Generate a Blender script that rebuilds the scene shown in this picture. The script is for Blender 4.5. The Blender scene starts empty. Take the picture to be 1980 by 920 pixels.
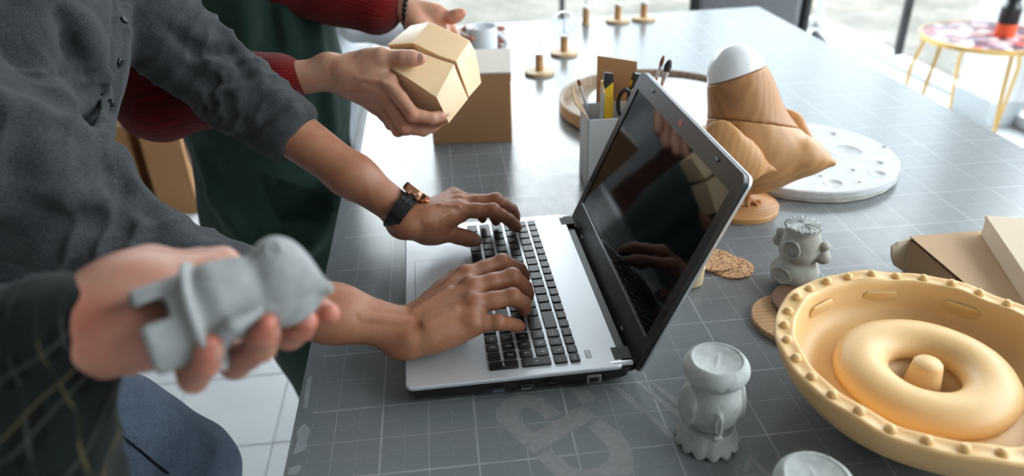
import bpy, bmesh, math, random
import numpy as np
from mathutils import Vector, Matrix
from mathutils.geometry import tessellate_polygon
random.seed(7); np.random.seed(7)
scene = bpy.context.scene
COL = scene.collection

# ------------------------------------------------------------------ camera
FPX, YAW, PITCH, ROLL = 1432.14, 0.0932956, 0.5109438, -0.0321657
CAM = np.array([0.139747, -0.641007, 0.561998])      # table top is z = 0, mat grid origin is x = y = 0
_cy, _sy, _cp, _sp = math.cos(YAW), math.sin(YAW), math.cos(PITCH), math.sin(PITCH)
FW = np.array([_sy*_cp, _cy*_cp, -_sp]); _r = np.array([_cy, -_sy, 0.0]); _u = np.cross(_r, FW)
RT = _r*math.cos(ROLL) + _u*math.sin(ROLL); UP = -_r*math.sin(ROLL) + _u*math.cos(ROLL)
cam = bpy.data.cameras.new('camera'); camo = bpy.data.objects.new('camera', cam); COL.objects.link(camo)
camo.matrix_world = Matrix(((RT[0], UP[0], -FW[0], CAM[0]), (RT[1], UP[1], -FW[1], CAM[1]), (RT[2], UP[2], -FW[2], CAM[2]), (0, 0, 0, 1)))
cam.sensor_width = 36.0; cam.lens = 36.0*FPX/1980.0; cam.clip_start = 0.02; cam.clip_end = 200
cam.dof.use_dof = True; cam.dof.focus_distance = 0.90; cam.dof.aperture_fstop = 3.4
scene.camera = camo

def ray(px, py): return FW + RT*(px-990)/FPX - UP*(py-460)/FPX
def at(px, py, z=0.0): v = ray(px, py); return CAM + v*(z-CAM[2])/v[2]      # point of a known height
def ad(px, py, d): return CAM + ray(px, py)*d                              # point of a known distance
def ay(px, py, y): v = ray(px, py); return CAM + v*(y-CAM[1])/v[1]

# ------------------------------------------------------------------ world, daylight, exposure
FLOOR = -0.90; CEIL = 2.80
XL, XR, YB, YF = -2.6, 3.15, -2.6, 5.0
world = bpy.data.worlds.new('overcast_sky'); scene.world = world; world.use_nodes = True
bg = world.node_tree.nodes['Background']; bg.inputs[0].default_value = (0.91, 0.96, 1.0, 1); bg.inputs[1].default_value = 6.5
def portal(name, loc, rot, sx, sy):
    l = bpy.data.lights.new(name, 'AREA'); l.shape = 'RECTANGLE'; l.size = sx; l.size_y = sy; l.cycles.is_portal = True
    o = bpy.data.objects.new(name, l); o.location = loc; o.rotation_euler = rot; COL.objects.link(o); return o
portal('window_portal_far', ((XL+XR)/2, YF+0.08, (FLOOR+CEIL)/2), (math.radians(-90), 0, 0), XR-XL, CEIL-FLOOR)
portal('window_portal_side', (XR+0.08, (YB+YF)/2, (FLOOR+CEIL)/2), (0, math.radians(90), 0), CEIL-FLOOR, YF-YB)
vs = scene.view_settings
vs.view_transform = 'Standard'; vs.look = 'None'; vs.gamma = 1.0; vs.use_curve_mapping = False; vs.exposure = 0.72
scene.cycles.use_denoising = True
scene.cycles.max_bounces = 8; scene.cycles.diffuse_bounces = 4; scene.cycles.glossy_bounces = 4; scene.cycles.transparent_max_bounces = 12
scene.cycles.caustics_reflective = False; scene.cycles.caustics_refractive = False
scene.cycles.sample_clamp_indirect = 6.0

# ------------------------------------------------------------------ materials
def srgb(r, g, b):
    f = lambda c: (c/255/12.92) if c/255 <= 0.04045 else ((c/255+0.055)/1.055)**2.4
    return (f(r), f(g), f(b), 1.0)
MATS = {}
class NT:
    def __init__(s, name):
        s.m = bpy.data.materials.new(name); s.m.use_nodes = True; s.t = s.m.node_tree
        s.b = s.t.nodes['Principled BSDF']; MATS[name] = s.m
    def n(s, typ, **kw):
        nd = s.t.nodes.new(typ)
        for k, v in kw.items():
            if k.startswith('i_'):
                key = k[2:]; key = int(key) if key.isdigit() else key.replace('_', ' ')
                nd.inputs[key].default_value = v
            else: setattr(nd, k, v)
        return nd
    def l(s, a, b): s.t.links.new(a, b)
    def math(s, op, a, b=None, c=None):
        nd = s.n('ShaderNodeMath', operation=op)
        for i, x in enumerate((a, b, c)):
            if x is None: continue
            if isinstance(x, (int, float)): nd.inputs[i].default_value = x
            else: s.l(x, nd.inputs[i])
        return nd.outputs[0]
    def mix(s, fac, a, b):
        nd = s.n('ShaderNodeMix', data_type='RGBA')
        for i, x in ((0, fac), (6, a), (7, b)):
            if isinstance(x, (int, float)): nd.inputs[i].default_value = x
            elif isinstance(x, tuple): nd.inputs[i].default_value = x
            else: s.l(x, nd.inputs[i])
        return nd.outputs[2]
    def coord(s, which='Object', scale=(1, 1, 1), rot=(0, 0, 0)):
        tc = s.n('ShaderNodeTexCoord'); mp = s.n('ShaderNodeMapping')
        mp.inputs['Scale'].default_value = scale; mp.inputs['Rotation'].default_value = rot
        s.l(tc.outputs[which], mp.inputs[0]); return mp.outputs[0]
    def noise(s, vec, scale, detail=4, rough=0.55, dist=0.0):
        nd = s.n('ShaderNodeTexNoise'); nd.inputs['Scale'].default_value = scale; nd.inputs['Detail'].default_value = detail
        nd.inputs['Roughness'].default_value = rough; nd.inputs['Distortion'].default_value = dist
        s.l(vec, nd.inputs['Vector']); return nd.outputs[0]
    def ramp(s, fac, stops):
        nd = s.n('ShaderNodeValToRGB'); s.l(fac, nd.inputs[0]); el = nd.color_ramp.elements
        while len(el) < len(stops): el.new(0.5)
        for e, (p, c) in zip(el, stops): e.position = p; e.color = c if isinstance(c, tuple) else (c, c, c, 1)
        return nd.outputs[0]
    def bump(s, h, strength=0.3, dist=0.001, normal=None):
        nd = s.n('ShaderNodeBump'); nd.inputs['Strength'].default_value = strength; nd.inputs['Distance'].default_value = dist
        s.l(h, nd.inputs['Height'])
        if normal is not None: s.l(normal, nd.inputs['Normal'])
        s.l(nd.outputs[0], s.b.inputs['Normal']); return nd.outputs[0]
    def base(s, c):
        if isinstance(c, tuple): s.b.inputs['Base Color'].default_value = c
        else: s.l(c, s.b.inputs['Base Color'])
    def set(s, **kw):
        for k, v in kw.items():
            key = k.replace('_', ' ')
            if hasattr(v, 'is_linked'): s.l(v, s.b.inputs[key])
            else: s.b.inputs[key].default_value = v
        return s

def plain(name, c, rough=0.5, metal=0.0, var=0.12, vscale=60, bump=0.0, bscale=400, spec=0.5, **kw):
    t = NT(name); v = t.coord()
    if var:
        n = t.noise(v, vscale, 5); d = tuple(x*(1-var) for x in c[:3])+(1,); e = tuple(min(1, x*(1+var)) for x in c[:3])+(1,)
        t.base(t.ramp(n, [(0.3, d), (0.7, e)]))
    else: t.base(c)
    t.set(Roughness=rough, Metallic=metal, Specular_IOR_Level=spec, **kw)
    if bump: t.bump(t.noise(v, bscale, 4), bump, 0.0006)
    return t.m

def skin(name, base, red, pale):
    t = NT(name); v = t.coord()
    a = t.n('ShaderNodeAttribute', attribute_name='tone')
    n1 = t.noise(v, 55, 5, 0.6); n2 = t.noise(v, 420, 4, 0.6); n3 = t.noise(v, 16, 3)
    c = t.mix(t.math('MULTIPLY', a.outputs['Fac'], 1.0), base, red)
    c = t.mix(t.math('MULTIPLY', n3, 0.35), c, pale)
    c2 = t.mix(t.ramp(n1, [(0.35, 0.0), (0.72, 0.5)]), c, red)
    c3 = t.mix(t.ramp(n2, [(0.45, 0.0), (0.8, 0.25)]), c2, tuple(x*0.5 for x in base[:3])+(1,))
    t.base(c3); t.set(Roughness=0.47, Specular_IOR_Level=0.45)
    t.b.inputs['Subsurface Weight'].default_value = 0.12; t.b.inputs['Subsurface Radius'].default_value = (1.0, 0.35, 0.2); t.b.inputs['Subsurface Scale'].default_value = 0.004
    vo = t.n('ShaderNodeTexVoronoi'); vo.inputs['Scale'].default_value = 900; t.l(v, vo.inputs['Vector'])
    h = t.math('ADD', t.math('MULTIPLY', vo.outputs['Distance'], 0.5), t.noise(v, 260, 5, 0.65))
    t.bump(h, 0.35, 0.0005); return t.m
skin('skin_tan', srgb(156, 104, 76), srgb(150, 82, 60), srgb(178, 128, 98))
skin('skin_fair', srgb(196, 150, 124), srgb(200, 112, 88), srgb(214, 178, 154))
skin('skin_pink', srgb(170, 124, 104), srgb(182, 92, 74), srgb(188, 148, 128))
plain('nail', srgb(214, 168, 148), 0.4, var=0.05)

def heather(name, dark, light, scale=900, bscale=1200):
    t = NT(name); v = t.coord(); n = t.noise(v, scale, 3, 0.75); w = t.noise(v, 45, 4)
    c = t.ramp(n, [(0.36, dark), (0.66, light)]); c = t.mix(t.ramp(w, [(0.35, 0.0), (0.75, 0.25)]), c, tuple(x*1.25 for x in light[:3])+(1,))
    t.base(c); t.set(Roughness=0.95, Specular_IOR_Level=0.1, Sheen_Weight=0.12)
    t.bump(t.math('ADD', t.noise(v, bscale, 3, 0.7), t.noise(v, 140, 4)), 0.6, 0.0012); return t.m
heather('grey_flannel', srgb(28, 29, 31), srgb(74, 76, 78))
heather('denim', srgb(60, 70, 84), srgb(98, 111, 128), 700)
heather('denim_seam', srgb(22, 27, 36), srgb(40, 47, 60), 900)
heather('white_cotton', srgb(196, 200, 206), srgb(226, 229, 234), 300)
heather('green_twill', srgb(27, 43, 38), srgb(41, 62, 54), 1300)

def knit(name, dark, light):
    t = NT(name); v = t.coord(); a = t.n('ShaderNodeAttribute', attribute_name='rib')
    s = t.math('SINE', t.math('MULTIPLY', a.outputs['Fac'], 6.2832))
    n = t.noise(v, 700, 4, 0.7); f = t.math('ADD', t.math('MULTIPLY', s, 0.10), n)
    t.base(t.ramp(f, [(0.25, dark), (0.8, light)])); t.set(Roughness=1.0, Specular_IOR_Level=0.05, Sheen_Weight=0.15)
    t.bump(t.math('ADD', t.math('MULTIPLY', s, 0.3), n), 0.8, 0.0014); return t.m
knit('red_wool', srgb(58, 9, 9), srgb(128, 20, 17))

def plaid():
    t = NT('dark_plaid'); v = t.coord(); sp = t.n('ShaderNodeSeparateXYZ')
    a = t.n('ShaderNodeAttribute', attribute_name='uvw'); t.l(a.outputs['Vector'], sp.inputs[0])
    def line(o, per, off, w):
        fr = t.math('FRACT', t.math('ADD', t.math('DIVIDE', o, per), off)); d = t.math('ABSOLUTE', t.math('SUBTRACT', fr, 0.5))
        return t.math('LESS_THAN', d, w)
    col = srgb(14, 15, 16)
    for o, off in ((sp.outputs[0], 0.0), (sp.outputs[1], 0.3)):
        col = t.mix(t.math('MULTIPLY', line(o, 0.024, off, 0.24), 0.8), col, srgb(24, 31, 29))
        col = t.mix(t.math('MULTIPLY', line(o, 0.024, off+0.5, 0.035), 0.5), col, srgb(70, 74, 68))
        col = t.mix(t.math('MULTIPLY', line(o, 0.048, off+0.2, 0.012), 0.5), col, srgb(104, 94, 56))
    n = t.noise(v, 800, 3, 0.7)
    t.base(t.mix(t.math('MULTIPLY', n, 0.5), col, srgb(12, 13, 14))); t.set(Roughness=0.95, Specular_IOR_Level=0.08, Sheen_Weight=0.08)
    t.bump(n, 0.5, 0.001); return t.m
plaid()

def wood(name, c1, c2, c3, scale=1.0, axis=(1, 1, 0.12), rough=0.45, ring=26, rot=(0, 0, 0)):
    t = NT(name); v = t.coord(scale=tuple(scale*a for a in axis), rot=rot)
    n = t.noise(v, 9, 4, 0.5, 0.6)
    w = t.n('ShaderNodeTexWave', wave_type='RINGS'); w.inputs['Scale'].default_value = ring*1.6; w.inputs['Distortion'].default_value = 3.0
    w.inputs['Detail'].default_value = 3; w.inputs['Detail Scale'].default_value = 1.4; t.l(v, w.inputs['Vector'])
    g = t.noise(v, 160, 5, 0.7)
    f = t.math('ADD', t.math('MULTIPLY', w.outputs['Fac'], 0.24), t.math('ADD', t.math('MULTIPLY', n, 0.5), t.math('MULTIPLY', g, 0.25)))
    t.base(t.ramp(f, [(0.2, c1), (0.55, c2), (0.95, c3)])); t.set(Roughness=rough, Specular_IOR_Level=0.4)
    t.bump(g, 0.12, 0.0004); return t.m
wood('wood_honey', srgb(174, 124, 76), srgb(196, 144, 94), srgb(210, 164, 114), 1.0, (1, 1, 0.5), 0.38, 22, (0.5, 0.5, 0.2))
wood('wood_neck', srgb(156, 106, 64), srgb(180, 128, 82), srgb(198, 150, 104), 1.0, (1, 1, 1), 0.4, 22, (1.2, 0.3, 0.9))
wood('wood_wing', srgb(178, 124, 74), srgb(198, 144, 92), srgb(210, 160, 108), 1.0, (1.4, 0.5, 1), 0.42, 16, (0.2, 1.0, 0.4))
wood('wood_pale', srgb(176, 142, 104), srgb(206, 176, 138), srgb(222, 198, 164), 1.0, (1, 0.25, 1), 0.5, 30)
wood('wood_turned', srgb(150, 110, 70), srgb(182, 140, 96), srgb(204, 168, 124), 1.0, (1, 1, 0.2), 0.5, 60)
wood('wood_tray', srgb(126, 106, 88), srgb(156, 136, 116), srgb(180, 162, 140), 1.0, (0.3, 1.2, 1), 0.5, 14)
wood('wood_dark', srgb(92, 66, 52), srgb(116, 86, 68), srgb(140, 108, 88), 1.0, (0.4, 1.4, 1), 0.55, 24)
wood('wood_oak', srgb(164, 124, 84), srgb(194, 154, 112), srgb(214, 180, 140), 1.0, (0.3, 1.5, 1), 0.5, 20)
wood('cabinet_red', srgb(62, 30, 22), srgb(84, 42, 30), srgb(100, 54, 38), 1.0, (1, 0.3, 0.3), 0.5, 8)

def concrete(name, c1, c2, spots=0.5):
    t = NT(name); v = t.coord(); n = t.noise(v, 60, 6, 0.65); g = t.noise(v, 700, 3, 0.7)
    c = t.ramp(n, [(0.3, c1), (0.7, c2)])
    vo = t.n('ShaderNodeTexVoronoi'); vo.inputs['Scale'].default_value = 170; t.l(v, vo.inputs['Vector'])
    sp = t.math('MULTIPLY', t.math('LESS_THAN', vo.outputs['Distance'], 0.11), spots)
    c = t.mix(sp, c, tuple(x*0.35 for x in c1[:3])+(1,))
    t.base(c); t.set(Roughness=0.8, Specular_IOR_Level=0.3)
    t.bump(t.math('ADD', n, t.math('MULTIPLY', g, 0.5)), 0.25, 0.0006); return t.m
concrete('concrete_grey', srgb(156, 158, 156), srgb(190, 192, 189))
concrete('concrete_warm', srgb(150, 148, 139), srgb(184, 182, 172), 0.7)
concrete('concrete_cast', srgb(136, 137, 137), srgb(166, 167, 166), 0.15)
concrete('plaster_white', srgb(196, 198, 200), srgb(214, 216, 218), 0.0)
concrete('plaster_edge', srgb(176, 176, 170), srgb(206, 206, 200), 0.9)

def silicone(name, c, sss=0.35, rough=0.42):
    t = NT(name); v = t.coord(); n = t.noise(v, 30, 4)
    t.base(t.mix(t.math('MULTIPLY', n, 0.25), c, tuple(x*0.86 for x in c[:3])+(1,)))
    t.set(Roughness=rough, Specular_IOR_Level=0.4); t.b.inputs['Subsurface Weight'].default_value = sss
    t.b.inputs['Subsurface Radius'].default_value = (1.0, 0.62, 0.36); t.b.inputs['Subsurface Scale'].default_value = 0.010
    t.bump(t.math('ADD', t.noise(v, 220, 4), t.math('MULTIPLY', t.noise(v, 45, 3), 1.2)), 0.2, 0.0012); return t.m
silicone('silicone_yellow', srgb(230, 190, 134), 0.30)
silicone('wax_cream', srgb(232, 200, 158), 0.3, 0.36)

def cardboard(name, c, flute=0.0):
    t = NT(name); v = t.coord(); n = t.noise(v, 900, 3, 0.7); w = t.noise(v, 14, 3)
    t.base(t.mix(t.math('MULTIPLY', n, 0.4), t.mix(t.math('MULTIPLY', w, 0.3), c, tuple(x*0.85 for x in c[:3])+(1,)), tuple(x*0.8 for x in c[:3])+(1,)))
    t.set(Roughness=0.85, Specular_IOR_Level=0.2)
    wv = t.n('ShaderNodeTexWave'); wv.inputs['Scale'].default_value = 60; t.l(v, wv.inputs['Vector'])
    t.bump(t.math('ADD', t.math('MULTIPLY', wv.outputs['Fac'], flute), n), 0.25, 0.0005); return t.m
cardboard('card_brown', srgb(176, 134, 98)); cardboard('card_kraft', srgb(196, 164, 132), 0.5); cardboard('card_pale', srgb(216, 198, 176), 0.8)
cardboard('card_white', srgb(206, 208, 210)); cardboard('card_inside', srgb(160, 118, 80)); cardboard('card_lid', srgb(206, 196, 186))
plain('card_core', srgb(88, 66, 48), 0.9)

def mat_surface(name, base):
    t = NT(name); tc = t.n('ShaderNodeTexCoord'); sp = t.n('ShaderNodeSeparateXYZ'); t.l(tc.outputs['Object'], sp.inputs[0])
    X, Y = sp.outputs[0], sp.outputs[1]
    def line(o, per, off, w):     # distance to the nearest printed line below w
        fr = t.math('FRACT', t.math('ADD', t.math('DIVIDE', t.math('SUBTRACT', o, off), per), 0.5))
        return t.math('LESS_THAN', t.math('MULTIPLY', t.math('ABSOLUTE', t.math('SUBTRACT', fr, 0.5)), per), w)
    def dash(o, per, duty): return t.math('LESS_THAN', t.math('FRACT', t.math('DIVIDE', o, per)), duty)
    thin = t.math('MAXIMUM', line(X, 0.05, 0, 0.00055), line(Y, 0.05, 0, 0.00055))
    thick = t.math('MAXIMUM', line(X, 0.1, 0.05, 0.0011), line(Y, 0.1, 0.0, 0.0011))
    da = t.math('MAXIMUM', t.math('MULTIPLY', line(X, 0.05, 0.025, 0.0004), dash(Y, 0.0125, 0.6)), t.math('MULTIPLY', line(Y, 0.05, 0.025, 0.0004), dash(X, 0.0125, 0.6)))
    n = t.noise(tc.outputs['Object'], 12, 5); n2 = t.noise(tc.outputs['Object'], 130, 4, 0.7)
    wear = t.ramp(n, [(0.35, 0.35), (0.65, 1.0)])
    ln = t.math('MULTIPLY', t.math('MAXIMUM', t.math('MAXIMUM', t.math('MULTIPLY', thin, 0.27), t.math('MULTIPLY', thick, 0.38)), t.math('MULTIPLY', da, 0.17)), wear)
    inside = t.math('GREATER_THAN', X, -0.027); ln = t.math('MULTIPLY', ln, inside)
    b = t.mix(t.math('MULTIPLY', n2, 0.5), base, tuple(x*0.8 for x in base[:3])+(1,))
    t.base(t.mix(ln, b, srgb(200, 203, 205)))
    t.set(Specular_IOR_Level=0.46); t.l(t.ramp(t.noise(tc.outputs['Object'], 40, 4), [(0.3, 0.19), (0.75, 0.27)]), t.b.inputs['Roughness'])
    t.bump(t.noise(tc.outputs['Object'], 900, 3, 0.7), 0.06, 0.0004); return t.m
mat_surface('mat_print', srgb(117, 121, 123)); plain('mat_ink', srgb(132, 132, 132), 0.25, vscale=130); plain('mat_worn', srgb(134, 140, 142), 0.5)
plain('black_plastic', srgb(22, 22, 24), 0.35); plain('black_matte', srgb(18, 18, 19), 0.6); plain('key_black', srgb(19, 20, 21), 0.33, bump=0.1, bscale=1500)
def brushed():
    t = NT('laptop_silver'); tc = t.n('ShaderNodeTexCoord'); sp = t.n('ShaderNodeSeparateXYZ'); t.l(tc.outputs['Object'], sp.inputs[0])
    s = t.math('SINE', t.math('MULTIPLY', sp.outputs[0], 6.2832/0.0017))
    t.base(srgb(216, 219, 223)); t.set(Roughness=0.36, Metallic=0.5); t.bump(s, 0.07, 0.0002); return t.m
brushed(); plain('silver_plain', srgb(196, 199, 203), 0.34, 0.6, var=0.03); plain('chrome', srgb(210, 212, 215), 0.15, 1.0, var=0)
plain('steel', srgb(190, 194, 198), 0.3, 0.9, var=0.05); plain('bezel', srgb(30, 31, 33), 0.33, var=0.06)
def glossy_screen():
    t = NT('screen_glass'); v = t.coord(); vo = t.n('ShaderNodeTexVoronoi'); vo.inputs['Scale'].default_value = 170; t.l(v, vo.inputs['Vector'])
    d = t.math('MULTIPLY', t.math('LESS_THAN', vo.outputs['Distance'], 0.07), t.noise(v, 35, 3))
    t.base(t.mix(t.math('MULTIPLY', d, 0.8), srgb(9, 9, 11), srgb(120, 122, 125))); t.set(Roughness=0.045, Specular_IOR_Level=0.5); return t.m
glossy_screen()
plain('legend_white', srgb(188, 190, 192), 0.5, var=0); plain('legend_dim', srgb(96, 98, 100), 0.5, var=0); plain('red_label', srgb(150, 40, 40), 0.4, var=0)
plain('porcelain', srgb(222, 226, 232), 0.12, var=0.02); plain('white_glaze', srgb(240, 241, 243), 0.08, var=0.0); plain('white_disc', srgb(226, 228, 230), 0.5, var=0.02)
plain('gold', srgb(206, 168, 104), 0.32, 0.85, var=0.08); plain('rose_gold', srgb(226, 168, 132), 0.2, 1.0, var=0.03)
plain('tool_yellow', srgb(238, 190, 34), 0.4, var=0.05); plain('brush_hair', srgb(52, 46, 42), 0.9); plain('brush_hair_brown', srgb(120, 66, 36), 0.9); plain('brush_handle', srgb(196, 112, 58), 0.4)
plain('cork', srgb(196, 148, 106), 0.95, bump=0.8, bscale=500); plain('bead_black', srgb(14, 14, 15), 0.55, bump=0.4, bscale=900)
plain('sky_blocker', srgb(196, 202, 208), 0.9, var=0.05, vscale=2); plain('wall_white', srgb(216, 218, 220), 0.9, var=0.03, vscale=6); plain('ceiling_white', srgb(176, 174, 172), 0.95, var=0.03, vscale=4); plain('wall_grey', srgb(196, 194, 190), 0.9, var=0.05, vscale=5)  # first colour is for the unseen blocks added outside
plain('tile_white', srgb(206, 210, 212), 0.35, var=0.05, vscale=7); plain('grout', srgb(176, 180, 182), 0.9)
plain('frame_black', srgb(24, 25, 27), 0.4); plain('chair_grey', srgb(118, 118, 122), 0.9); plain('baseboard_grey', srgb(176, 182, 186), 0.6)
def corkmat():
    t = NT('cork_speckle'); v = t.coord(); vo = t.n('ShaderNodeTexVoronoi'); vo.inputs['Scale'].default_value = 420; t.l(v, vo.inputs['Vector'])
    t.base(t.ramp(vo.outputs['Color'], [(0.15, srgb(112, 74, 46)), (0.4, srgb(196, 146, 102)), (0.9, srgb(222, 180, 138))])); t.set(Roughness=0.95)
    t.bump(vo.outputs['Distance'], 0.7, 0.001)
corkmat()
def terrazzo():
    t = NT('resin_terrazzo'); v = t.coord(); vo = t.n('ShaderNodeTexVoronoi'); vo.inputs['Scale'].default_value = 24; t.l(v, vo.inputs['Vector'])
    sp = t.n('ShaderNodeSeparateColor'); t.l(vo.outputs['Color'], sp.inputs[0])
    nd = t.ramp(sp.outputs[0], [(0.0, srgb(44, 26, 40)), (0.3, srgb(120, 60, 70)), (0.5, srgb(178, 168, 184)), (0.68, srgb(70, 46, 62)), (0.82, srgb(216, 196, 190)), (0.95, srgb(190, 60, 40))])
    t.base(nd); t.set(Roughness=0.28, Specular_IOR_Level=0.15)
terrazzo(); plain('orange_label', srgb(226, 88, 46), 0.5)
def gravel():
    t = NT('gravel'); v = t.coord(); n = t.noise(v, 1.2, 6, 0.7); m = t.noise(v, 14, 5, 0.75)
    c = t.ramp(t.math('ADD', t.math('MULTIPLY', n, 0.6), t.math('MULTIPLY', m, 0.4)), [(0.35, srgb(58, 57, 51)), (0.5, srgb(92, 89, 82)), (0.62, srgb(118, 113, 105))])
    t.base(c); t.set(Roughness=1.0); t.bump(m, 0.8, 0.03)
gravel()
def pane():
    t = NT('window_glass'); t.t.nodes.remove(t.b); o = t.t.nodes['Material Output']
    lw = t.n('ShaderNodeLayerWeight'); lw.inputs[0].default_value = 0.5; tr = t.n('ShaderNodeBsdfTransparent')
    fac = t.math('ADD', 0.02, t.math('MULTIPLY', t.math('POWER', lw.outputs['Facing'], 5.0), 0.9)); gl = t.n('ShaderNodeBsdfGlossy'); gl.inputs['Roughness'].default_value = 0.02
    mx = t.n('ShaderNodeMixShader'); t.l(fac, mx.inputs[0]); t.l(tr.outputs[0], mx.inputs[1]); t.l(gl.outputs[0], mx.inputs[2]); t.l(mx.outputs[0], o.inputs[0]); tr.inputs[0].default_value = (0.96, 0.98, 0.98, 1)
pane()
def bulbglass():
    t = NT('clear_bulb'); t.t.nodes.remove(t.b); o = t.t.nodes['Material Output']
    lw = t.n('ShaderNodeLayerWeight'); lw.inputs[0].default_value = 0.35; tr = t.n('ShaderNodeBsdfTransparent'); tr.inputs[0].default_value = (0.93, 0.95, 0.96, 1)
    gl = t.n('ShaderNodeBsdfGlossy'); gl.inputs['Roughness'].default_value = 0.03
    mx = t.n('ShaderNodeMixShader'); t.l(t.math('MULTIPLY', lw.outputs['Facing'], 0.7), mx.inputs[0]); t.l(tr.outputs[0], mx.inputs[1]); t.l(gl.outputs[0], mx.inputs[2]); t.l(mx.outputs[0], o.inputs[0])
bulbglass()

# ------------------------------------------------------------------ object helpers
def V(p): return Vector((float(p[0]), float(p[1]), float(p[2])))
def link(name, me, parent=None, loc=None, rot=None):
    o = bpy.data.objects.new(name, me); COL.objects.link(o)
    if parent is not None: o.parent = parent
    if loc is not None: o.location = V(loc)
    if rot is not None: o.rotation_euler = rot
    return o
def tag(o, label, cat, group=None):
    o['label'] = label; o['category'] = cat
    if group: o['group'] = group
    return o
def empty(name, label, cat, loc=(0, 0, 0), rz=0.0, group=None):
    o = link(name, None, None, loc, (0, 0, rz)); o.empty_display_size = 0.05
    return tag(o, label, cat, group)
def struct(o): o['kind'] = 'structure'; return o
def smooth_mesh(me, angle=None):
    if angle is None: me.shade_smooth()
    else:
        me.shade_smooth()
        try: me.set_sharp_from_angle(angle=angle)
        except Exception: pass
    return me

class MB:                                          # mesh collector: every shape goes through one bmesh
    def __init__(s): s.bm = bmesh.new()
    def box(s, lo, hi, M=None, bev=0.0, seg=2):
        lo, hi = np.minimum(lo, hi), np.maximum(lo, hi)
        r = bmesh.ops.create_cube(s.bm, size=1.0); vs = r['verts']
        for v in vs: v.co = Vector([(lo[i]+hi[i])/2 + v.co[i]*(hi[i]-lo[i]) for i in range(3)])
        if bev:
            es = list({e for v in vs for e in v.link_edges}); rr = bmesh.ops.bevel(s.bm, geom=es, offset=bev, segments=seg, affect='EDGES', profile=0.5)
            vs = list({v for f in rr['faces'] for v in f.verts} | {v for v in vs if v.is_valid})
        if M is not None: bmesh.ops.transform(s.bm, matrix=M, verts=vs)
        return s
    def lathe(s, prof, n=48, c=(0, 0, 0), M=None, fn=None):      # prof: (r, z) from bottom axis to top axis
        rows = []
        for (r, z) in prof:
            if r < 1e-6: rows.append([s.bm.verts.new((0, 0, z))])
            else: rows.append([s.bm.verts.new((r*math.cos(2*math.pi*i/n), r*math.sin(2*math.pi*i/n), z)) for i in range(n)])
        vs = [v for w in rows for v in w]
        for a, b in zip(rows, rows[1:]):
            for i in range(n):
                j = (i+1) % n
                f = [a[0] if len(a) == 1 else a[i]]
                if len(a) > 1: f.append(a[j])
                f.append(b[0] if len(b) == 1 else b[j])
                if len(b) > 1: f.append(b[i])
                if len(set(f)) >= 3: s.bm.faces.new(f)
        if fn:
            for v in vs: v.co = Vector(fn(*v.co))
        for v in vs: v.co += Vector(c)
        if M is not None: bmesh.ops.transform(s.bm, matrix=M, verts=vs)
        return s
    def prism(s, poly, z0, z1, M=None):
        a = [s.bm.verts.new((x, y, z0)) for x, y in poly]; b = [s.bm.verts.new((x, y, z1)) for x, y in poly]; n = len(poly)
        s.bm.faces.new(a[::-1]); s.bm.faces.new(b)
        for i in range(n): s.bm.faces.new((a[i], a[(i+1) % n], b[(i+1) % n], b[i]))
        if M is not None: bmesh.ops.transform(s.bm, matrix=M, verts=a+b)
        return s
    def hull(s, pts):
        vs = [s.bm.verts.new(V(p)) for p in pts]; bmesh.ops.convex_hull(s.bm, input=vs); return s
    def tube(s, pts, rad, n=10, cap=True):
        pts = [V(p) for p in pts]; m = len(pts); rad = rad if hasattr(rad, '__len__') else [rad]*m
        rings = []; prev = None
        for i, p in enumerate(pts):
            d = (pts[min(i+1, m-1)]-pts[max(i-1, 0)]).normalized()
            if prev is None:
                x = d.orthogonal().normalized()
            else:
                x = (prev - d*prev.dot(d)); x = x.normalized() if x.length > 1e-6 else d.orthogonal().normalized()
            prev = x; y = d.cross(x)
            rings.append([s.bm.verts.new(p + (x*math.cos(2*math.pi*k/n)+y*math.sin(2*math.pi*k/n))*rad[i]) for k in range(n)])
        for a, b in zip(rings, rings[1:]):
            for k in range(n): s.bm.faces.new((a[k], a[(k+1) % n], b[(k+1) % n], b[k]))
        if cap: s.bm.faces.new(rings[0][::-1]); s.bm.faces.new(rings[-1])
        return s
    def faces(s, pts, fs):
        vs = [s.bm.verts.new(V(p)) for p in pts]
        for f in fs: s.bm.faces.new([vs[i] for i in f])
        return s
    def mesh(s, mat, smooth=None, bev=0.0, seg=2):
        if bev:
            bmesh.ops.remove_doubles(s.bm, verts=s.bm.verts, dist=1e-6)
            es = [e for e in s.bm.edges if len(e.link_faces) == 2 and e.calc_face_angle(0) > 0.35]
            bmesh.ops.bevel(s.bm, geom=es, offset=bev, segments=seg, affect='EDGES', profile=0.5, clamp_overlap=True)
        bmesh.ops.recalc_face_normals(s.bm, faces=s.bm.faces)
        me = bpy.data.meshes.new('mesh'); s.bm.to_mesh(me); s.bm.free()
        if mat: me.materials.append(MATS[mat])
        if smooth is not None: smooth_mesh(me, smooth)
        return me
    def build(s, name, mat, parent=None, smooth=0.6, loc=None, rot=None, bev=0.0, seg=2):
        me = s.mesh(mat, smooth, bev, seg); me.name = name; return link(name, me, parent, loc, rot)

def frame(o, x, y, z):
    return Matrix(((x[0], y[0], z[0], o[0]), (x[1], y[1], z[1], o[1]), (x[2], y[2], z[2], o[2]), (0, 0, 0, 1)))
def nrm(v): v = np.asarray(v, float); return v/np.linalg.norm(v)

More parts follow.
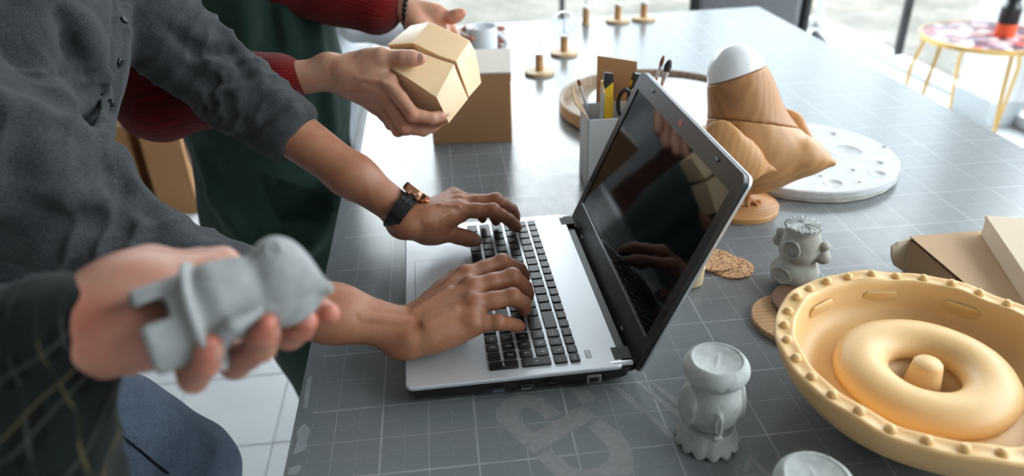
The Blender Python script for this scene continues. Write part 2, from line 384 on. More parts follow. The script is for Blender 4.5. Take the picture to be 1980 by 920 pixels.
# ------------------------------------------------------------------ implicit surfaces for organic shapes
def vnoise(P, scale, seed=0):                       # smooth value noise on points, -1..1
    P = np.asarray(P)*scale; i = np.floor(P).astype(np.int64); f = P-i; f = f*f*(3-2*f)
    def h(a):
        x = (a[..., 0]*374761393 + a[..., 1]*668265263 + a[..., 2]*2147483647 + seed*1274126177) & 0xffffffff
        x = ((x ^ (x >> 13))*1274126177) & 0xffffffff
        return ((x ^ (x >> 16)) & 0xffff)/32767.5 - 1
    r = 0
    for dx in (0, 1):
        for dy in (0, 1):
            for dz in (0, 1):
                w = (f[..., 0] if dx else 1-f[..., 0])*(f[..., 1] if dy else 1-f[..., 1])*(f[..., 2] if dz else 1-f[..., 2])
                r = r + w*h(i+np.array([dx, dy, dz]))
    return r

class SD:
    def __init__(s, lo, hi, h):
        s.h = h; s.lo = np.asarray(lo, float); n = np.ceil((np.asarray(hi)-s.lo)/h).astype(int)+1; s.n = n
        s.ax = [(s.lo[i]+h*np.arange(n[i])).astype(np.float32) for i in range(3)]
        s.D = np.full(n, 0.06, np.float32)
    def blk(s, lo, hi, m):
        a = np.clip(np.floor((np.asarray(lo)-m-s.lo)/s.h).astype(int), 0, s.n); b = np.clip(np.ceil((np.asarray(hi)+m-s.lo)/s.h).astype(int)+1, 0, s.n)
        sl = tuple(slice(x, y) for x, y in zip(a, b))
        if any(y <= x for x, y in zip(a, b)): return None, None
        X = s.ax[0][sl[0]][:, None, None]; Y = s.ax[1][sl[1]][None, :, None]; Z = s.ax[2][sl[2]][None, None, :]
        return sl, (X, Y, Z)
    @staticmethod
    def smin(a, b, k):
        if k <= 0: return np.minimum(a, b)
        h = np.maximum(k-np.abs(a-b), 0)/k; return np.minimum(a, b)-h*h*k*0.25
    @staticmethod
    def smax(a, b, k): return -SD.smin(-a, -b, k)
    def put(s, sl, d, k, op='+'):
        if op == '+': s.D[sl] = SD.smin(s.D[sl], d, k)
        elif op == '-': s.D[sl] = SD.smax(s.D[sl], -d, k)
        else: s.D[sl] = SD.smax(s.D[sl], d, k)
    @staticmethod
    def d_cone(G, a, b, ra, rb, nv=None, sc=1.0):
        X, Y, Z = G; ab = b-a; L2 = float(ab@ab)+1e-12
        dx, dy, dz = X-np.float32(a[0]), Y-np.float32(a[1]), Z-np.float32(a[2])
        t = np.clip((dx*np.float32(ab[0])+dy*np.float32(ab[1])+dz*np.float32(ab[2]))/np.float32(L2), 0, 1)
        ex, ey, ez = dx-t*np.float32(ab[0]), dy-t*np.float32(ab[1]), dz-t*np.float32(ab[2])
        q = ex*ex+ey*ey+ez*ez
        if nv is not None:
            w = ex*np.float32(nv[0])+ey*np.float32(nv[1])+ez*np.float32(nv[2]); q = q+w*w*np.float32(sc*sc-1)
        d = np.sqrt(q)-(np.float32(ra)+t*np.float32(rb-ra))
        return d if nv is None else d/np.float32(max(1.0, (1+sc)/2))
    def cone(s, a, b, ra, rb=None, k=0.004, op='+', nv=None, sc=1.0):
        a = np.asarray(a, float); b = np.asarray(b, float); rb = ra if rb is None else rb; R = max(ra, rb)*max(1.0, 1.0/sc)
        sl, G = s.blk(np.minimum(a, b)-R, np.maximum(a, b)+R, k+4*s.h)
        if sl is None: return s
        s.put(sl, SD.d_cone(G, a, b, ra, rb, nv, sc), k, op); return s
    def chain(s, pts, rad, ki=0.004, k=0.004, nv=None, sc=1.0):
        pts = [np.asarray(p, float) for p in pts]; R = max(rad)*max(1.0, 1.0/sc)
        sl, G = s.blk(np.min(pts, 0)-R, np.max(pts, 0)+R, k+4*s.h)
        if sl is None: return s
        d = None
        for i in range(len(pts)-1):
            e = SD.d_cone(G, pts[i], pts[i+1], rad[i], rad[i+1], nv, sc); d = e if d is None else SD.smin(d, e, ki)
        s.put(sl, d, k); return s
    def ell(s, c, r, R=None, k=0.004, op='+'):
        c = np.asarray(c, float); r = np.asarray(r, float); m = r.max() if R is not None else r
        sl, (X, Y, Z) = s.blk(c-m, c+m, k+4*s.h)
        if sl is None: return s
        x, y, z = X-np.float32(c[0]), Y-np.float32(c[1]), Z-np.float32(c[2])
        if R is not None:
            R = np.asarray(R, np.float32); x, y, z = (x*R[0, 0]+y*R[0, 1]+z*R[0, 2]), (x*R[1, 0]+y*R[1, 1]+z*R[1, 2]), (x*R[2, 0]+y*R[2, 1]+z*R[2, 2])
        r = r.astype(np.float32)
        k0 = np.sqrt((x/r[0])**2+(y/r[1])**2+(z/r[2])**2); k1 = np.sqrt((x/r[0]**2)**2+(y/r[1]**2)**2+(z/r[2]**2)**2)
        s.put(sl, k0*(k0-1)/(k1+1e-6), k, op); return s
    def box(s, c, hs, R=None, rd=0.0, k=0.0, op='+'):
        c = np.asarray(c, float); hs = np.asarray(hs, float); m = np.linalg.norm(hs) if R is not None else hs
        sl, (X, Y, Z) = s.blk(c-m, c+m, k+4*s.h)
        if sl is None: return s
        x, y, z = X-c[0], Y-c[1], Z-c[2]
        if R is not None: x, y, z = [x*R[i][0]+y*R[i][1]+z*R[i][2] for i in range(3)]
        qx, qy, qz = np.abs(x)-hs[0]+rd, np.abs(y)-hs[1]+rd, np.abs(z)-hs[2]+rd
        d = np.sqrt(np.maximum(qx, 0)**2+np.maximum(qy, 0)**2+np.maximum(qz, 0)**2)+np.minimum(np.maximum(qx, np.maximum(qy, qz)), 0)-rd
        s.put(sl, d.astype(np.float32), k, op); return s
    def cyl(s, c, axis, r0, r1, hh, rd=0.0, k=0.0, op='+'):       # capped cone of half height hh along axis
        c = np.asarray(c, float); A = nrm(axis); m = math.hypot(max(r0, r1), hh)
        sl, (X, Y, Z) = s.blk(c-m, c+m, k+4*s.h)
        if sl is None: return s
        x, y, z = X-c[0], Y-c[1], Z-c[2]; t = x*A[0]+y*A[1]+z*A[2]; q = np.sqrt(np.maximum(x*x+y*y+z*z-t*t, 0))
        rr = r0+(r1-r0)*np.clip((t+hh)/(2*hh), 0, 1); a = q-rr+rd; b = np.abs(t)-hh+rd
        d = np.minimum(np.maximum(a, b), 0)+np.sqrt(np.maximum(a, 0)**2+np.maximum(b, 0)**2)-rd
        s.put(sl, d.astype(np.float32), k, op); return s
    def half(s, p, n, k=0.0, op='&'):                              # keep the side n points away from
        n = nrm(n); X, Y, Z = s.ax[0][:, None, None], s.ax[1][None, :, None], s.ax[2][None, None, :]
        d = ((X-p[0])*n[0]+(Y-p[1])*n[1]+(Z-p[2])*n[2]).astype(np.float32)
        s.D = SD.smax(s.D, d, k) if op == '&' else SD.smax(s.D, -d, k); return s
    def samp(s, P):
        i = np.clip(np.round((np.atleast_2d(P)-s.lo)/s.h).astype(int), 0, s.n-1); return s.D[i[:, 0], i[:, 1], i[:, 2]]
    def hit(s, px, py, t0=0.2, t1=3.0):
        v = ray(px, py); t = np.arange(t0, t1, s.h*0.5); P = CAM+v[None]*t[:, None]
        ok = ((P > s.lo) & (P < s.lo+s.h*(s.n-1))).all(1); d = np.where(ok, s.samp(P), 1.0); w = np.where(d < 0)[0]
        return P[w[0]] if len(w) else None
    def grad(s, p):
        e = s.h*1.5; return nrm([float(s.samp(np.asarray(p)+e*np.eye(3)[i])[0]-s.samp(np.asarray(p)-e*np.eye(3)[i])[0]) for i in range(3)])
    def ridge(s, path, r, k, depth=0.0, op='+'):                   # fold laid on the surface as the lens sees it
        P = [s.hit(*q) for q in path]; P = [p+nrm(p-CAM)*depth for p in P if p is not None]
        for a, b in zip(P, P[1:]): s.cone(a, b, r, r, k, op)
        return s
    def verts(s, it=2):
        D = s.D; h = s.h
        for ax in range(3):                                        # close the surface where it leaves the grid
            for e in (0, 1, -1, -2):
                i = [slice(None)]*3; i[ax] = e; D[tuple(i)] = np.maximum(D[tuple(i)], h*0.5)
        sg = D < 0
        n = s.n; C = np.zeros(n-1, np.int8)
        for dx in (0, 1):
            for dy in (0, 1):
                for dz in (0, 1): C += sg[dx:n[0]-1+dx, dy:n[1]-1+dy, dz:n[2]-1+dz]
        cells = np.argwhere((C > 0) & (C < 8)); idx = np.full(n-1, -1, np.int64); idx[tuple(cells.T)] = np.arange(len(cells))
        acc = np.zeros((len(cells), 3)); cnt = np.zeros(len(cells))
        cor = [(0, 0, 0), (1, 0, 0), (0, 1, 0), (1, 1, 0), (0, 0, 1), (1, 0, 1), (0, 1, 1), (1, 1, 1)]
        vals = [D[cells[:, 0]+c[0], cells[:, 1]+c[1], cells[:, 2]+c[2]] for c in cor]
        for a in range(8):
            for b in range(a+1, 8):
                df = [abs(cor[a][i]-cor[b][i]) for i in range(3)]
                if sum(df) != 1: continue
                m = (vals[a] < 0) != (vals[b] < 0); t = vals[a][m]/(vals[a][m]-vals[b][m])
                acc[m] += np.array(cor[a])+t[:, None]*(np.array(cor[b])-np.array(cor[a])); cnt[m] += 1
        v = s.lo+h*(cells+acc/cnt[:, None])
        quads = []
        for ax in range(3):
            o = [i for i in range(3) if i != ax]; sl0 = [slice(None)]*3; sl1 = [slice(None)]*3; sl0[ax] = slice(0, n[ax]-1); sl1[ax] = slice(1, n[ax])
            A, B = sg[tuple(sl0)], sg[tuple(sl1)]; e = np.argwhere(A != B)
            e = e[(e[:, o[0]] > 0) & (e[:, o[1]] > 0) & (e[:, o[0]] < n[o[0]]-1) & (e[:, o[1]] < n[o[1]]-1)]
            fl = A[tuple(e.T)]
            q = []
            for d0, d1 in ((-1, -1), (0, -1), (0, 0), (-1, 0)):
                c = e.copy(); c[:, o[0]] += d0; c[:, o[1]] += d1; q.append(idx[tuple(c.T)])
            q = np.stack(q, 1)
            if ax == 1: fl = ~fl
            q[~fl] = q[~fl][:, ::-1]; quads.append(q)
        q = np.concatenate(quads); q = q[(q >= 0).all(1)]
        E = np.concatenate([q[:, [0, 1]], q[:, [1, 2]], q[:, [2, 3]], q[:, [3, 0]]])
        for _ in range(it):
            S = np.zeros_like(v); c = np.zeros(len(v))
            for i in range(3): S[:, i] = np.bincount(E[:, 0], v[E[:, 1], i], len(v))+np.bincount(E[:, 1], v[E[:, 0], i], len(v))
            c = np.bincount(E[:, 0], minlength=len(v))+np.bincount(E[:, 1], minlength=len(v)); v = v*0.5+0.5*S/np.maximum(c, 1)[:, None]
        return v, q

def normals(v, q):
    n = np.cross(v[q[:, 2]]-v[q[:, 0]], v[q[:, 3]]-v[q[:, 1]]); N = np.zeros_like(v)
    for j in range(4):
        for i in range(3): N[:, i] += np.bincount(q[:, j], n[:, i], len(v))
    return N/np.maximum(np.linalg.norm(N, axis=1), 1e-12)[:, None]
def np_mesh(parts, mat, attrs=None, smooth=True):
    V0 = []; Q0 = []; off = 0
    for v, q in parts: V0.append(v); Q0.append(q+off); off += len(v)
    v = np.concatenate(V0); q = np.concatenate(Q0)
    me = bpy.data.meshes.new('mesh'); me.vertices.add(len(v)); me.vertices.foreach_set('co', v.astype(np.float32).ravel())
    me.loops.add(q.size); me.loops.foreach_set('vertex_index', q.astype(np.int32).ravel())
    me.polygons.add(len(q)); me.polygons.foreach_set('loop_start', np.arange(0, q.size, 4, dtype=np.int32))
    me.update(calc_edges=True); me.validate()
    for nm, (typ, dat) in (attrs or {}).items():
        a = me.attributes.new(nm, typ, 'POINT'); a.data.foreach_set('vector' if typ == 'FLOAT_VECTOR' else 'value', np.concatenate(dat).astype(np.float32).ravel())
    me.materials.append(MATS[mat])
    if smooth: me.shade_smooth()
    return me
def sd_obj(name, sd, mat, parent=None, it=2, fn=None, loc=None, origin=None):
    v, q = sd.verts(it)
    if fn is not None: v = fn(v, normals(v, q))
    if origin is not None: v = v-np.asarray(origin); loc = origin
    me = np_mesh([(v, q)], mat); me.name = name; return link(name, me, parent, loc)

# ================================================================== the room
def wbox(name, mat, lo, hi, parent=None, bev=0.0, smooth=None):
    return MB().box(lo, hi, bev=bev).build(name, mat, parent, smooth)
fl = struct(wbox('floor', 'grout', (XL, YB, FLOOR-0.12), (XR, YF, FLOOR-0.004)))
TS = 0.30; tm = MB().box((-TS/2+0.0015, -TS/2+0.0015, -0.006), (TS/2-0.0015, TS/2-0.0015, 0.0), bev=0.0015, seg=1).mesh('tile_white')
nx0 = math.floor((XL+0.39)/TS); tiles = []
for i in range(-7, 12):
    for j in range(-4, 11):
        x, y = -0.39+TS*(i+0.5), 0.92+TS*(j+0.5)
        if x > XR-TS/2 or y < 0.2: continue
        tiles.append((math.hypot(x-CAM[0], y-CAM[1]), x, y))
for _, x, y in sorted(tiles)[:285]: link('tile', tm, fl, (x, y, FLOOR))
struct(wbox('ceiling', 'ceiling_white', (XL, YB, CEIL), (XR+0.2, YF+0.2, CEIL+0.15)))
struct(wbox('wall_left', 'wall_grey', (XL-0.15, YB, FLOOR), (XL, YF+0.1, CEIL)))
struct(wbox('wall_back', 'wall_grey', (XL-0.15, YB-0.15, FLOOR), (XR+0.15, YB, CEIL)))
g = struct(wbox('ground_outside', 'gravel', (-40, -40, FLOOR-0.35), (50, 60, FLOOR-0.14)))
struct(wbox('sky_blocker_across_the_yard', 'sky_blocker', (-30, 15, FLOOR-0.2), (4.5, 19, 3.9))); struct(wbox('tall_sky_blocker_across_the_yard', 'sky_blocker', (4.5, 15, FLOOR-0.2), (16, 19, 8.5))); struct(wbox('sky_blocker_beside_the_yard', 'sky_blocker', (16, -20, FLOOR-0.2), (20, 19, 6.0)))  # plain blocks added out of view to dim sky reflections on the mat
# window walls: black frames, single panes
def window_wall(name, p0, p1, cuts, z0, z1):
    root = struct(link(name, None)); root.empty_display_size = 0.1
    p0, p1 = np.array(p0), np.array(p1); d = p1-p0; L = np.linalg.norm(d); ang = math.atan2(d[1], d[0])
    M = Matrix.Translation((p0[0], p0[1], 0)) @ Matrix.Rotation(ang, 4, 'Z')
    for za, zb, nm, mm in ((z0, z0+0.06, 'sill', 'wall_white'), (z1-0.06, z1, 'frame_rail', 'frame_black')):
        MB().box((0, -0.03, za), (L, 0.03, zb), M).build(nm, mm, root, None)
    e = [0.0]+list(cuts)+[L]
    for c in e: MB().box((c-0.018, -0.022, z0), (c+0.018, 0.022, z1), M).build('mullion', 'frame_black' if 0 < c < L else 'baseboard_grey', root, None)
    for a, b in zip(e, e[1:]): MB().box((a+0.018, -0.004, z0+0.06), (b-0.018, 0.004, z1-0.06), M).build('pane', 'window_glass', root, None)
    return root
window_wall('window_1', (XL, YF), (XR, YF), (1.4, 2.6, 3.7, 4.8), FLOOR, CEIL)
window_wall('window_2', (XR, YF), (XR, YB), (1.10, 2.36, 3.6, 4.9, 6.2), FLOOR, CEIL)
pil = struct(wbox('trim_1', 'wall_white', (2.96, 2.74, FLOOR+0.12), (3.14, 3.02, CEIL))); 
struct(wbox('baseboard_right', 'baseboard_grey', (2.95, 2.73, FLOOR), (3.14, 3.03, FLOOR+0.13)))

# ================================================================== table, mat, ruler
tbl = empty('work_table', 'large workshop table carrying the grey gridded cutting mat', 'table', (0.59, 0.75, FLOOR))
def twox(name, mat, lo, hi, bev=0.0): return MB().box(np.array(lo)-[0.59, 0.75, FLOOR], np.array(hi)-[0.59, 0.75, FLOOR], bev=bev).build(name, mat, tbl, None)
TX0, TX1, TY0 = -0.0455, 1.224, -0.55
poly = [(TX0, TY0), (TX1, TY0), (TX1, 1.806), (TX0, 1.752)]
MB().prism([(x-0.59, y-0.75) for x, y in poly], -0.04-FLOOR, -0.003-FLOOR).build('table_top', 'frame_black', tbl, None)
for x, y in ((0.06, -0.42), (1.10, -0.42), (0.06, 1.62), (1.10, 1.62)): twox('leg', 'frame_black', (x, y, FLOOR), (x+0.05, y+0.05, -0.04))
for x in (0.07, 1.11): twox('side_rail', 'frame_black', (x, -0.40, -0.11), (x+0.03, 1.65, -0.04))
mat_o = MB().prism(poly, -0.003, 0.0).build('cutting_mat', 'mat_print', None, None)
tag(mat_o, 'dark grey cutting mat with white grid lines covering the whole table', 'cutting mat')
def crop(x, y): p = at(920+x/4.1825, 700+y/4.1825); return (p[0], p[1])
def flat(name, poly, mat, z=0.0003, parent=None):
    a = sum(p[0]*q[1]-q[0]*p[1] for p, q in zip(poly, poly[1:]+poly[:1])); poly = poly if a > 0 else poly[::-1]
    b = MB(); vs = [b.bm.verts.new((x, y, z)) for x, y in poly]
    for tri in tessellate_polygon([[Vector((x, y, 0)) for x, y in poly]]):
        f = b.bm.faces.new([vs[i] for i in tri]); f.normal_update()
        if f.normal.z < 0: f.normal_flip()
    me = bpy.data.meshes.new('mesh'); b.bm.to_mesh(me); b.bm.free(); me.materials.append(MATS[mat])
    return link(name, me, parent)
for ip, pl in enumerate(([(160, 440), (175, 370), (240, 300), (340, 262), (420, 262), (570, 300), (640, 370), (690, 415), (575, 470), (500, 400), (440, 374), (385, 376), (345, 415), (350, 465), (390, 500), (235, 522), (180, 485)],
           [(235, 527), (390, 505), (470, 572), (735, 424), (755, 395), (868, 354), (980, 440), (475, 740), (420, 700)],
           [(735, 214), (880, 203), (978, 290), (868, 346)],
           [(905, 520), (1010, 460), (1180, 580), (1255, 690), (1280, 790), (1250, 918), (880, 918), (858, 872), (990, 855), (1065, 795), (1085, 730), (1045, 660)],
           [(490, 765), (610, 700), (690, 780), (780, 850), (855, 875), (890, 925), (650, 925)],
           [(1075, 192), (1140, 182), (1530, 520), (1640, 645), (1580, 640), (1380, 425), (1310, 385)],
           [(1290, 170), (1335, 165), (1673, 425), (1673, 480)], [(1400, 165), (1440, 165), (1673, 325), (1673, 395)])):
    flat('printed_letter', [crop(*q) for q in pl], 'mat_ink', 0.00012+0.00002*ip, parent=mat_o)
def strip(pts): return [tuple(at(*q)[:2]) for q in pts]
for pl in ([(566, 880), (575, 850), (573, 835), (582, 822), (592, 820), (601, 832), (594, 850), (592, 868), (577, 875)],
           [(556, 918), (560, 905), (580, 898), (584, 904), (572, 918)], [(594, 730), (604, 726), (600, 752), (594, 790), (586, 788), (590, 752)]):
    flat('worn_patch', strip(pl), 'mat_worn', parent=mat_o)
# figures printed beside the wooden coaster and by the figurine
def text_mesh(txt, size, mat, ext=0.0, align='CENTER'):
    c = bpy.data.curves.new('t', 'FONT'); c.body = txt; c.size = size; c.align_x = align; c.align_y = 'CENTER'; c.extrude = ext; c.resolution_u = 3
    o = bpy.data.objects.new('t', c); COL.objects.link(o); dg = bpy.context.evaluated_depsgraph_get(); me = bpy.data.meshes.new_from_object(o.evaluated_get(dg))
    bpy.data.objects.remove(o); bpy.data.curves.remove(c)
    if not me.materials: me.materials.append(MATS[mat])
    else: me.materials[0] = MATS[mat]
    return me
link('printed_letter', text_mesh('2', 0.06, 'mat_ink'), mat_o, (*at(1478, 905)[:2], 0.0003), (0, 0, -2.2))

rul = empty('steel_ruler', 'long steel ruler lying along the left edge of the cutting mat', 'ruler', (-0.006, 0.86, 0.0))
pr = [(-0.019, 0.30), (-0.019, -0.325), (-0.012, -0.338), (0.0, -0.342), (0.012, -0.338), (0.019, -0.325), (0.019, 0.30)]
MB().prism(pr, 0.0003, 0.0015).build('blade', 'steel', rul, None)
b = MB()
for i in range(60): b.box((0.019-(0.009 if i % 10 == 0 else 0.005), -0.30+i*0.01, 0.0015), (0.019, -0.2992+i*0.01, 0.0016))
o = b.build('scale_mark', 'black_matte', rul, None); o['kind'] = 'stuff'
MB().lathe([(0, 0.0015), (0.003, 0.0015), (0.003, 0.0017), (0, 0.0017)], 16, (0, -0.325, 0)).build('hang_hole', 'black_matte', rul, None)

# ================================================================== laptop
LW, LD, LZ = 0.3727, 0.2503, 0.0299
lap = empty('laptop', 'open silver and black laptop the man in the grey shirt types on', 'laptop', (0.0782, -0.0098, 0), 0.0178)
def rrect(x0, y0, x1, y1, r, n=5):
    out = []
    for cx, cy, a0 in ((x1-r, y1-r, 0), (x0+r, y1-r, 90), (x0+r, y0+r, 180), (x1-r, y0+r, 270)):
        for i in range(n+1): a = math.radians(a0+90*i/n); out.append((cx+r*math.cos(a), cy+r*math.sin(a)))
    return out
def loft(polys):                                     # stack of equal-length outlines [(poly, z)]
    b = MB(); rows = [[b.bm.verts.new((x, y, z)) for x, y in p] for p, z in polys]; n = len(rows[0])
    b.bm.faces.new(rows[0][::-1]); b.bm.faces.new(rows[-1])
    for A, B in zip(rows, rows[1:]):
        for i in range(n): b.bm.faces.new((A[i], A[(i+1) % n], B[(i+1) % n], B[i]))
    return b
loft([(rrect(0.02, 0.012, LD-0.01, LW-0.012, 0.01), 0.002), (rrect(0.004, 0.003, LD, LW-0.003, 0.009), 0.012), (rrect(0.0006, 0.0006, LD+0.002, LW-0.0006, 0.008), 0.0255)]).build('base', 'black_plastic', lap, 0.5)
top = loft([(rrect(0, 0, LD-0.008, LW, 0.008), 0.0255), (rrect(-0.0004, -0.0004, LD-0.008, LW+0.0004, 0.008), 0.0288), (rrect(0.001, 0.001, LD-0.009, LW-0.001, 0.0075), LZ)]).build('palm_rest_deck', 'laptop_silver', lap, 0.5)
# front corners only are rounded at the rear the deck steps round the hinges
for v0 in (0.012, LW-0.034):
    MB().box((LD-0.016, v0, LZ-0.004), (LD+0.004, v0+0.022, LZ+0.0003)).build('hinge_recess', 'black_matte', lap, None)
    MB().tube([(LD+0.002, v0-0.004, 0.021), (LD+0.002, v0+0.026, 0.021)], 0.0065, 14).build('hinge', 'black_plastic', lap)
for v0 in (0.004, LW-0.010): MB().box((LD-0.022, v0, LZ-0.004), (LD+0.004, v0+0.006, LZ+0.0003), bev=0.0015).build('hinge_cover', 'laptop_silver', lap, 0.5)
for ux in (0.03, 0.21):
    for vy in (0.03, LW-0.03): MB().lathe([(0, 0), (0.006, 0), (0.0065, 0.003), (0, 0.003)], 16, (ux, vy, 0)).build('rubber_foot', 'black_matte', lap)
tpx = MB().prism(rrect(0.0125, 0.166, 0.084, 0.268, 0.003), LZ-0.001, LZ+0.0001); tpx.build('touchpad_gap', 'black_matte', lap, None)
MB().prism(rrect(0.0131, 0.1666, 0.0834, 0.2674, 0.0026), LZ-0.001, LZ+0.00025).build('touchpad', 'laptop_silver', lap, None)
# keys: u runs from the user to the hinge, v from the user's right to the left
KEYM = {}
def key(u0, u1, v0, v1, legend=None, size=0.0048):
    w, h = u1-u0, v1-v0; kk = (round(w, 4), round(h, 4))
    if kk not in KEYM:
        r = 0.0014; c = 0.0006
        p = lambda i: [(x-w/2, y-h/2) for x, y in rrect(i, i, w-i, h-i, r, 2)]
        KEYM[kk] = loft([(p(0), 0.0), (p(0), 0.0016), (p(c), 0.0023)]).mesh('key_black', 0.7)
    o = link('key', KEYM[kk], lap, ((u0+u1)/2, (v0+v1)/2, LZ))
    if legend:
        me = LEG.get((legend, size))
        if me is None: me = LEG[(legend, size)] = text_mesh(legend, size, 'legend_white')
        link('legend', me, o, (0, 0, 0.00242), (0, 0, -math.pi/2))
    return o
LEG = {}
U = [(0.0927, 0.1073), (0.1113, 0.1259), (0.1298, 0.1444), (0.1483, 0.1629), (0.1668, 0.1814), (0.1848, 0.1960)]
# numeric pad, four columns from the near edge
NC = [(0.0147, 0.0283), (0.0310, 0.0446), (0.0473, 0.0609), (0.0636, 0.0772)]
key(U[0][0], U[1][1], *NC[0], 'enter', 0.004); key(U[2][0], U[3][1], *NC[0], '+', 0.007); key(*U[4], *NC[0], '-', 0.007); key(*U[5], *NC[0], 'pgdn', 0.003)
for c, row in ((1, ('.', '3', '6', '9', '*', 'pgup')), (2, ('0', '2', '5', '8', '/', 'end')), (3, ('>', '1', '4', '7', 'num', 'home'))):
    for r, t in enumerate(row): key(*U[r], *NC[c], t, (0.0085 if len(t) == 1 else 0.003))
V0, V1 = 0.0815, 0.357
def rowkeys(r, widths, labels, gap=0.0032, size=0.0052):
    tot = sum(widths); un = (V1-V0+gap)/tot; v = V1
    for w, t in zip(widths, labels):
        key(*U[r], v-w*un+gap, v, t, size if len(t) == 1 else 0.0032); v -= w*un
rowkeys(0, [1.25, 1, 1, 1.1, 5.4, 1.1, 1, 1.15, 1, 1], ['ctrl', 'fn', 'win', 'alt', ' ', 'alt', 'menu', 'ctrl', '<', 'v'])
rowkeys(1, [2.25]+[1]*10+[1.75, 1], ['shift']+list('ZXCVBNM,./')+['shift', '^'])
rowkeys(2, [1.75]+[1]*11+[2.25], ['caps']+list("ASDFGHJKL;'")+['enter'])
rowkeys(3, [1.5]+[1]*12+[1.5], ['tab']+list('QWERTYUIOP[]')+['\\'])
rowkeys(4, [1]*13+[2], list('`1234567890-=')+['backspace'])
rowkeys(5, [1]*16, ['esc']+['f%d' % i for i in range(1, 13)]+['prt', 'ins', 'del'])
MB().prism(rrect(0.2035, 0.0195, 0.2105, 0.034, 0.001), LZ-0.001, LZ+0.0006).build('power_button', 'legend_white', lap, 0.5, bev=0.0003)
# ports on the near side
for u0, u1, z0, z1, m in ((0.092, 0.108, 0.011, 0.017, 'bezel'), (0.124, 0.140, 0.0115, 0.0175, 'bezel'), (0.153, 0.163, 0.014, 0.0175, 'bezel'), (0.20, 0.217, 0.0095, 0.0205, 'chair_grey')):
    MB().box((u0, -0.0004, z0), (u1, 0.008, z1), bev=0.0012).build('port', m, lap, 0.5)
MB().box((0.0935, -0.0008, 0.0125), (0.1065, 0.004, 0.0145)).build('port_tongue', 'denim', lap, None)
MB().tube([(0.1265, -0.0009, 0.0158), (0.1265, -0.0009, 0.0135), (0.130, -0.0009, 0.0125), (0.134, -0.0009, 0.0125), (0.1375, -0.0009, 0.0135), (0.1375, -0.0009, 0.0158)], 0.0004, 6).build('port_rim', 'chrome', lap)
MB().box((0.2025, -0.001, 0.0115), (0.2145, 0.004, 0.0185), bev=0.001).build('port_insert', 'black_matte', lap, 0.5)
# lid
LA = 1.1562; LL = 0.2551; H0 = Matrix.Translation((0.2542, 0, 0.0167)) @ Matrix.Rotation(-(LA-math.pi/2)-math.pi/2, 4, 'Y')
# lid frame: local x up the lid, y along the hinge, z out of the screen towards the user
lid = loft([([(x, y) for x, y in rrect(0, 0, LL, LW, 0.011)], -0.0085), (rrect(-0.0004, -0.0004, LL+0.0004, LW+0.0004, 0.0114), -0.0068), (rrect(-0.0002, -0.0002, LL+0.0002, LW+0.0002, 0.0112), -0.0050)])
lid = lid.build('lid_shell', 'silver_plain', lap, 0.5); lid.matrix_local = H0
def lidpart(name, mat, lo, hi, bev=0.0, parent=lid): return MB().box(lo, hi, bev=bev).build(name, mat, parent, 0.5 if bev else None)
bz = 0.0002
for nm, lo, hi in (('bezel', (0.0, 0.001, -0.0014), (0.040, LW-0.001, bz)), ('bezel', (LL-0.025, 0.0, -0.0014), (LL, LW, bz)), ('bezel', (0.03, 0.0, -0.0014), (LL-0.02, 0.0165, bz)), ('bezel', (0.03, LW-0.0165, -0.0014), (LL-0.02, LW, bz))):
    pass
o = MB(); n = 7
outer = rrect(0.0006, 0.0006, LL-0.0006, LW-0.0006, 0.0108, 6); inner = rrect(0.042, 0.0165, LL-0.024, LW-0.0165, 0.0006, 6)
vo = [o.bm.verts.new((x, y, 0.0009)) for x, y in outer]; vi = [o.bm.verts.new((x, y, 0.0009)) for x, y in inner]; ve = [o.bm.verts.new((x, y, -0.0052)) for x, y in outer]; vj = [o.bm.verts.new((x, y, -0.0012)) for x, y in inner]
for i in range(len(vo)):
    j = (i+1) % len(vo)
    o.bm.faces.new((vo[i], vo[j], vi[j], vi[i])); o.bm.faces.new((ve[i], ve[j], vo[j], vo[i])); o.bm.faces.new((vi[i], vi[j], vj[j], vj[i]))
o.build('bezel', 'bezel', lid, 0.5)
MB().box((0.030, 0.010, -0.0010), (LL-0.018, LW-0.010, -0.0004)).build('screen', 'screen_glass', lid, None)
MB().box((0.0405, 0.0165, 0.0009), (0.0414, LW-0.0165, 0.0014)).build('screen_edge_strip', 'chrome', lid, None)
for x, y in ((0.012, 0.070), (0.012, LW-0.075), (LL-0.010, 0.068), (LL-0.010, LW-0.068)): MB().box((x-0.0018, y-0.0045, 0.0009), (x+0.0018, y+0.0045, 0.0024), bev=0.0006, seg=1).build('bumper', 'legend_dim', lid, 0.5)
MB().box((LL-0.016, LW/2-0.006, 0.0009), (LL-0.009, LW/2+0.006, 0.0012)).build('webcam_window', 'red_label', lid, None)
MB().box((LL-0.016, LW/2+0.010, 0.0009), (LL-0.0155, LW/2+0.0107, 0.0012)).build('webcam_light', 'legend_white', lid, None)
for k, yy in enumerate((0.008, LW-0.008)): MB().box((0.075, yy-0.0015, 0.0009), (0.087, yy+0.0015, 0.0020), bev=0.0005, seg=1).build('bumper', 'black_matte', lid, 0.5)
link('logo_lettering', text_mesh('ASUS', 0.0150, 'legend_dim'), lid, (0.026, LW/2+0.008, 0.0012), (0, 0, -math.pi/2))
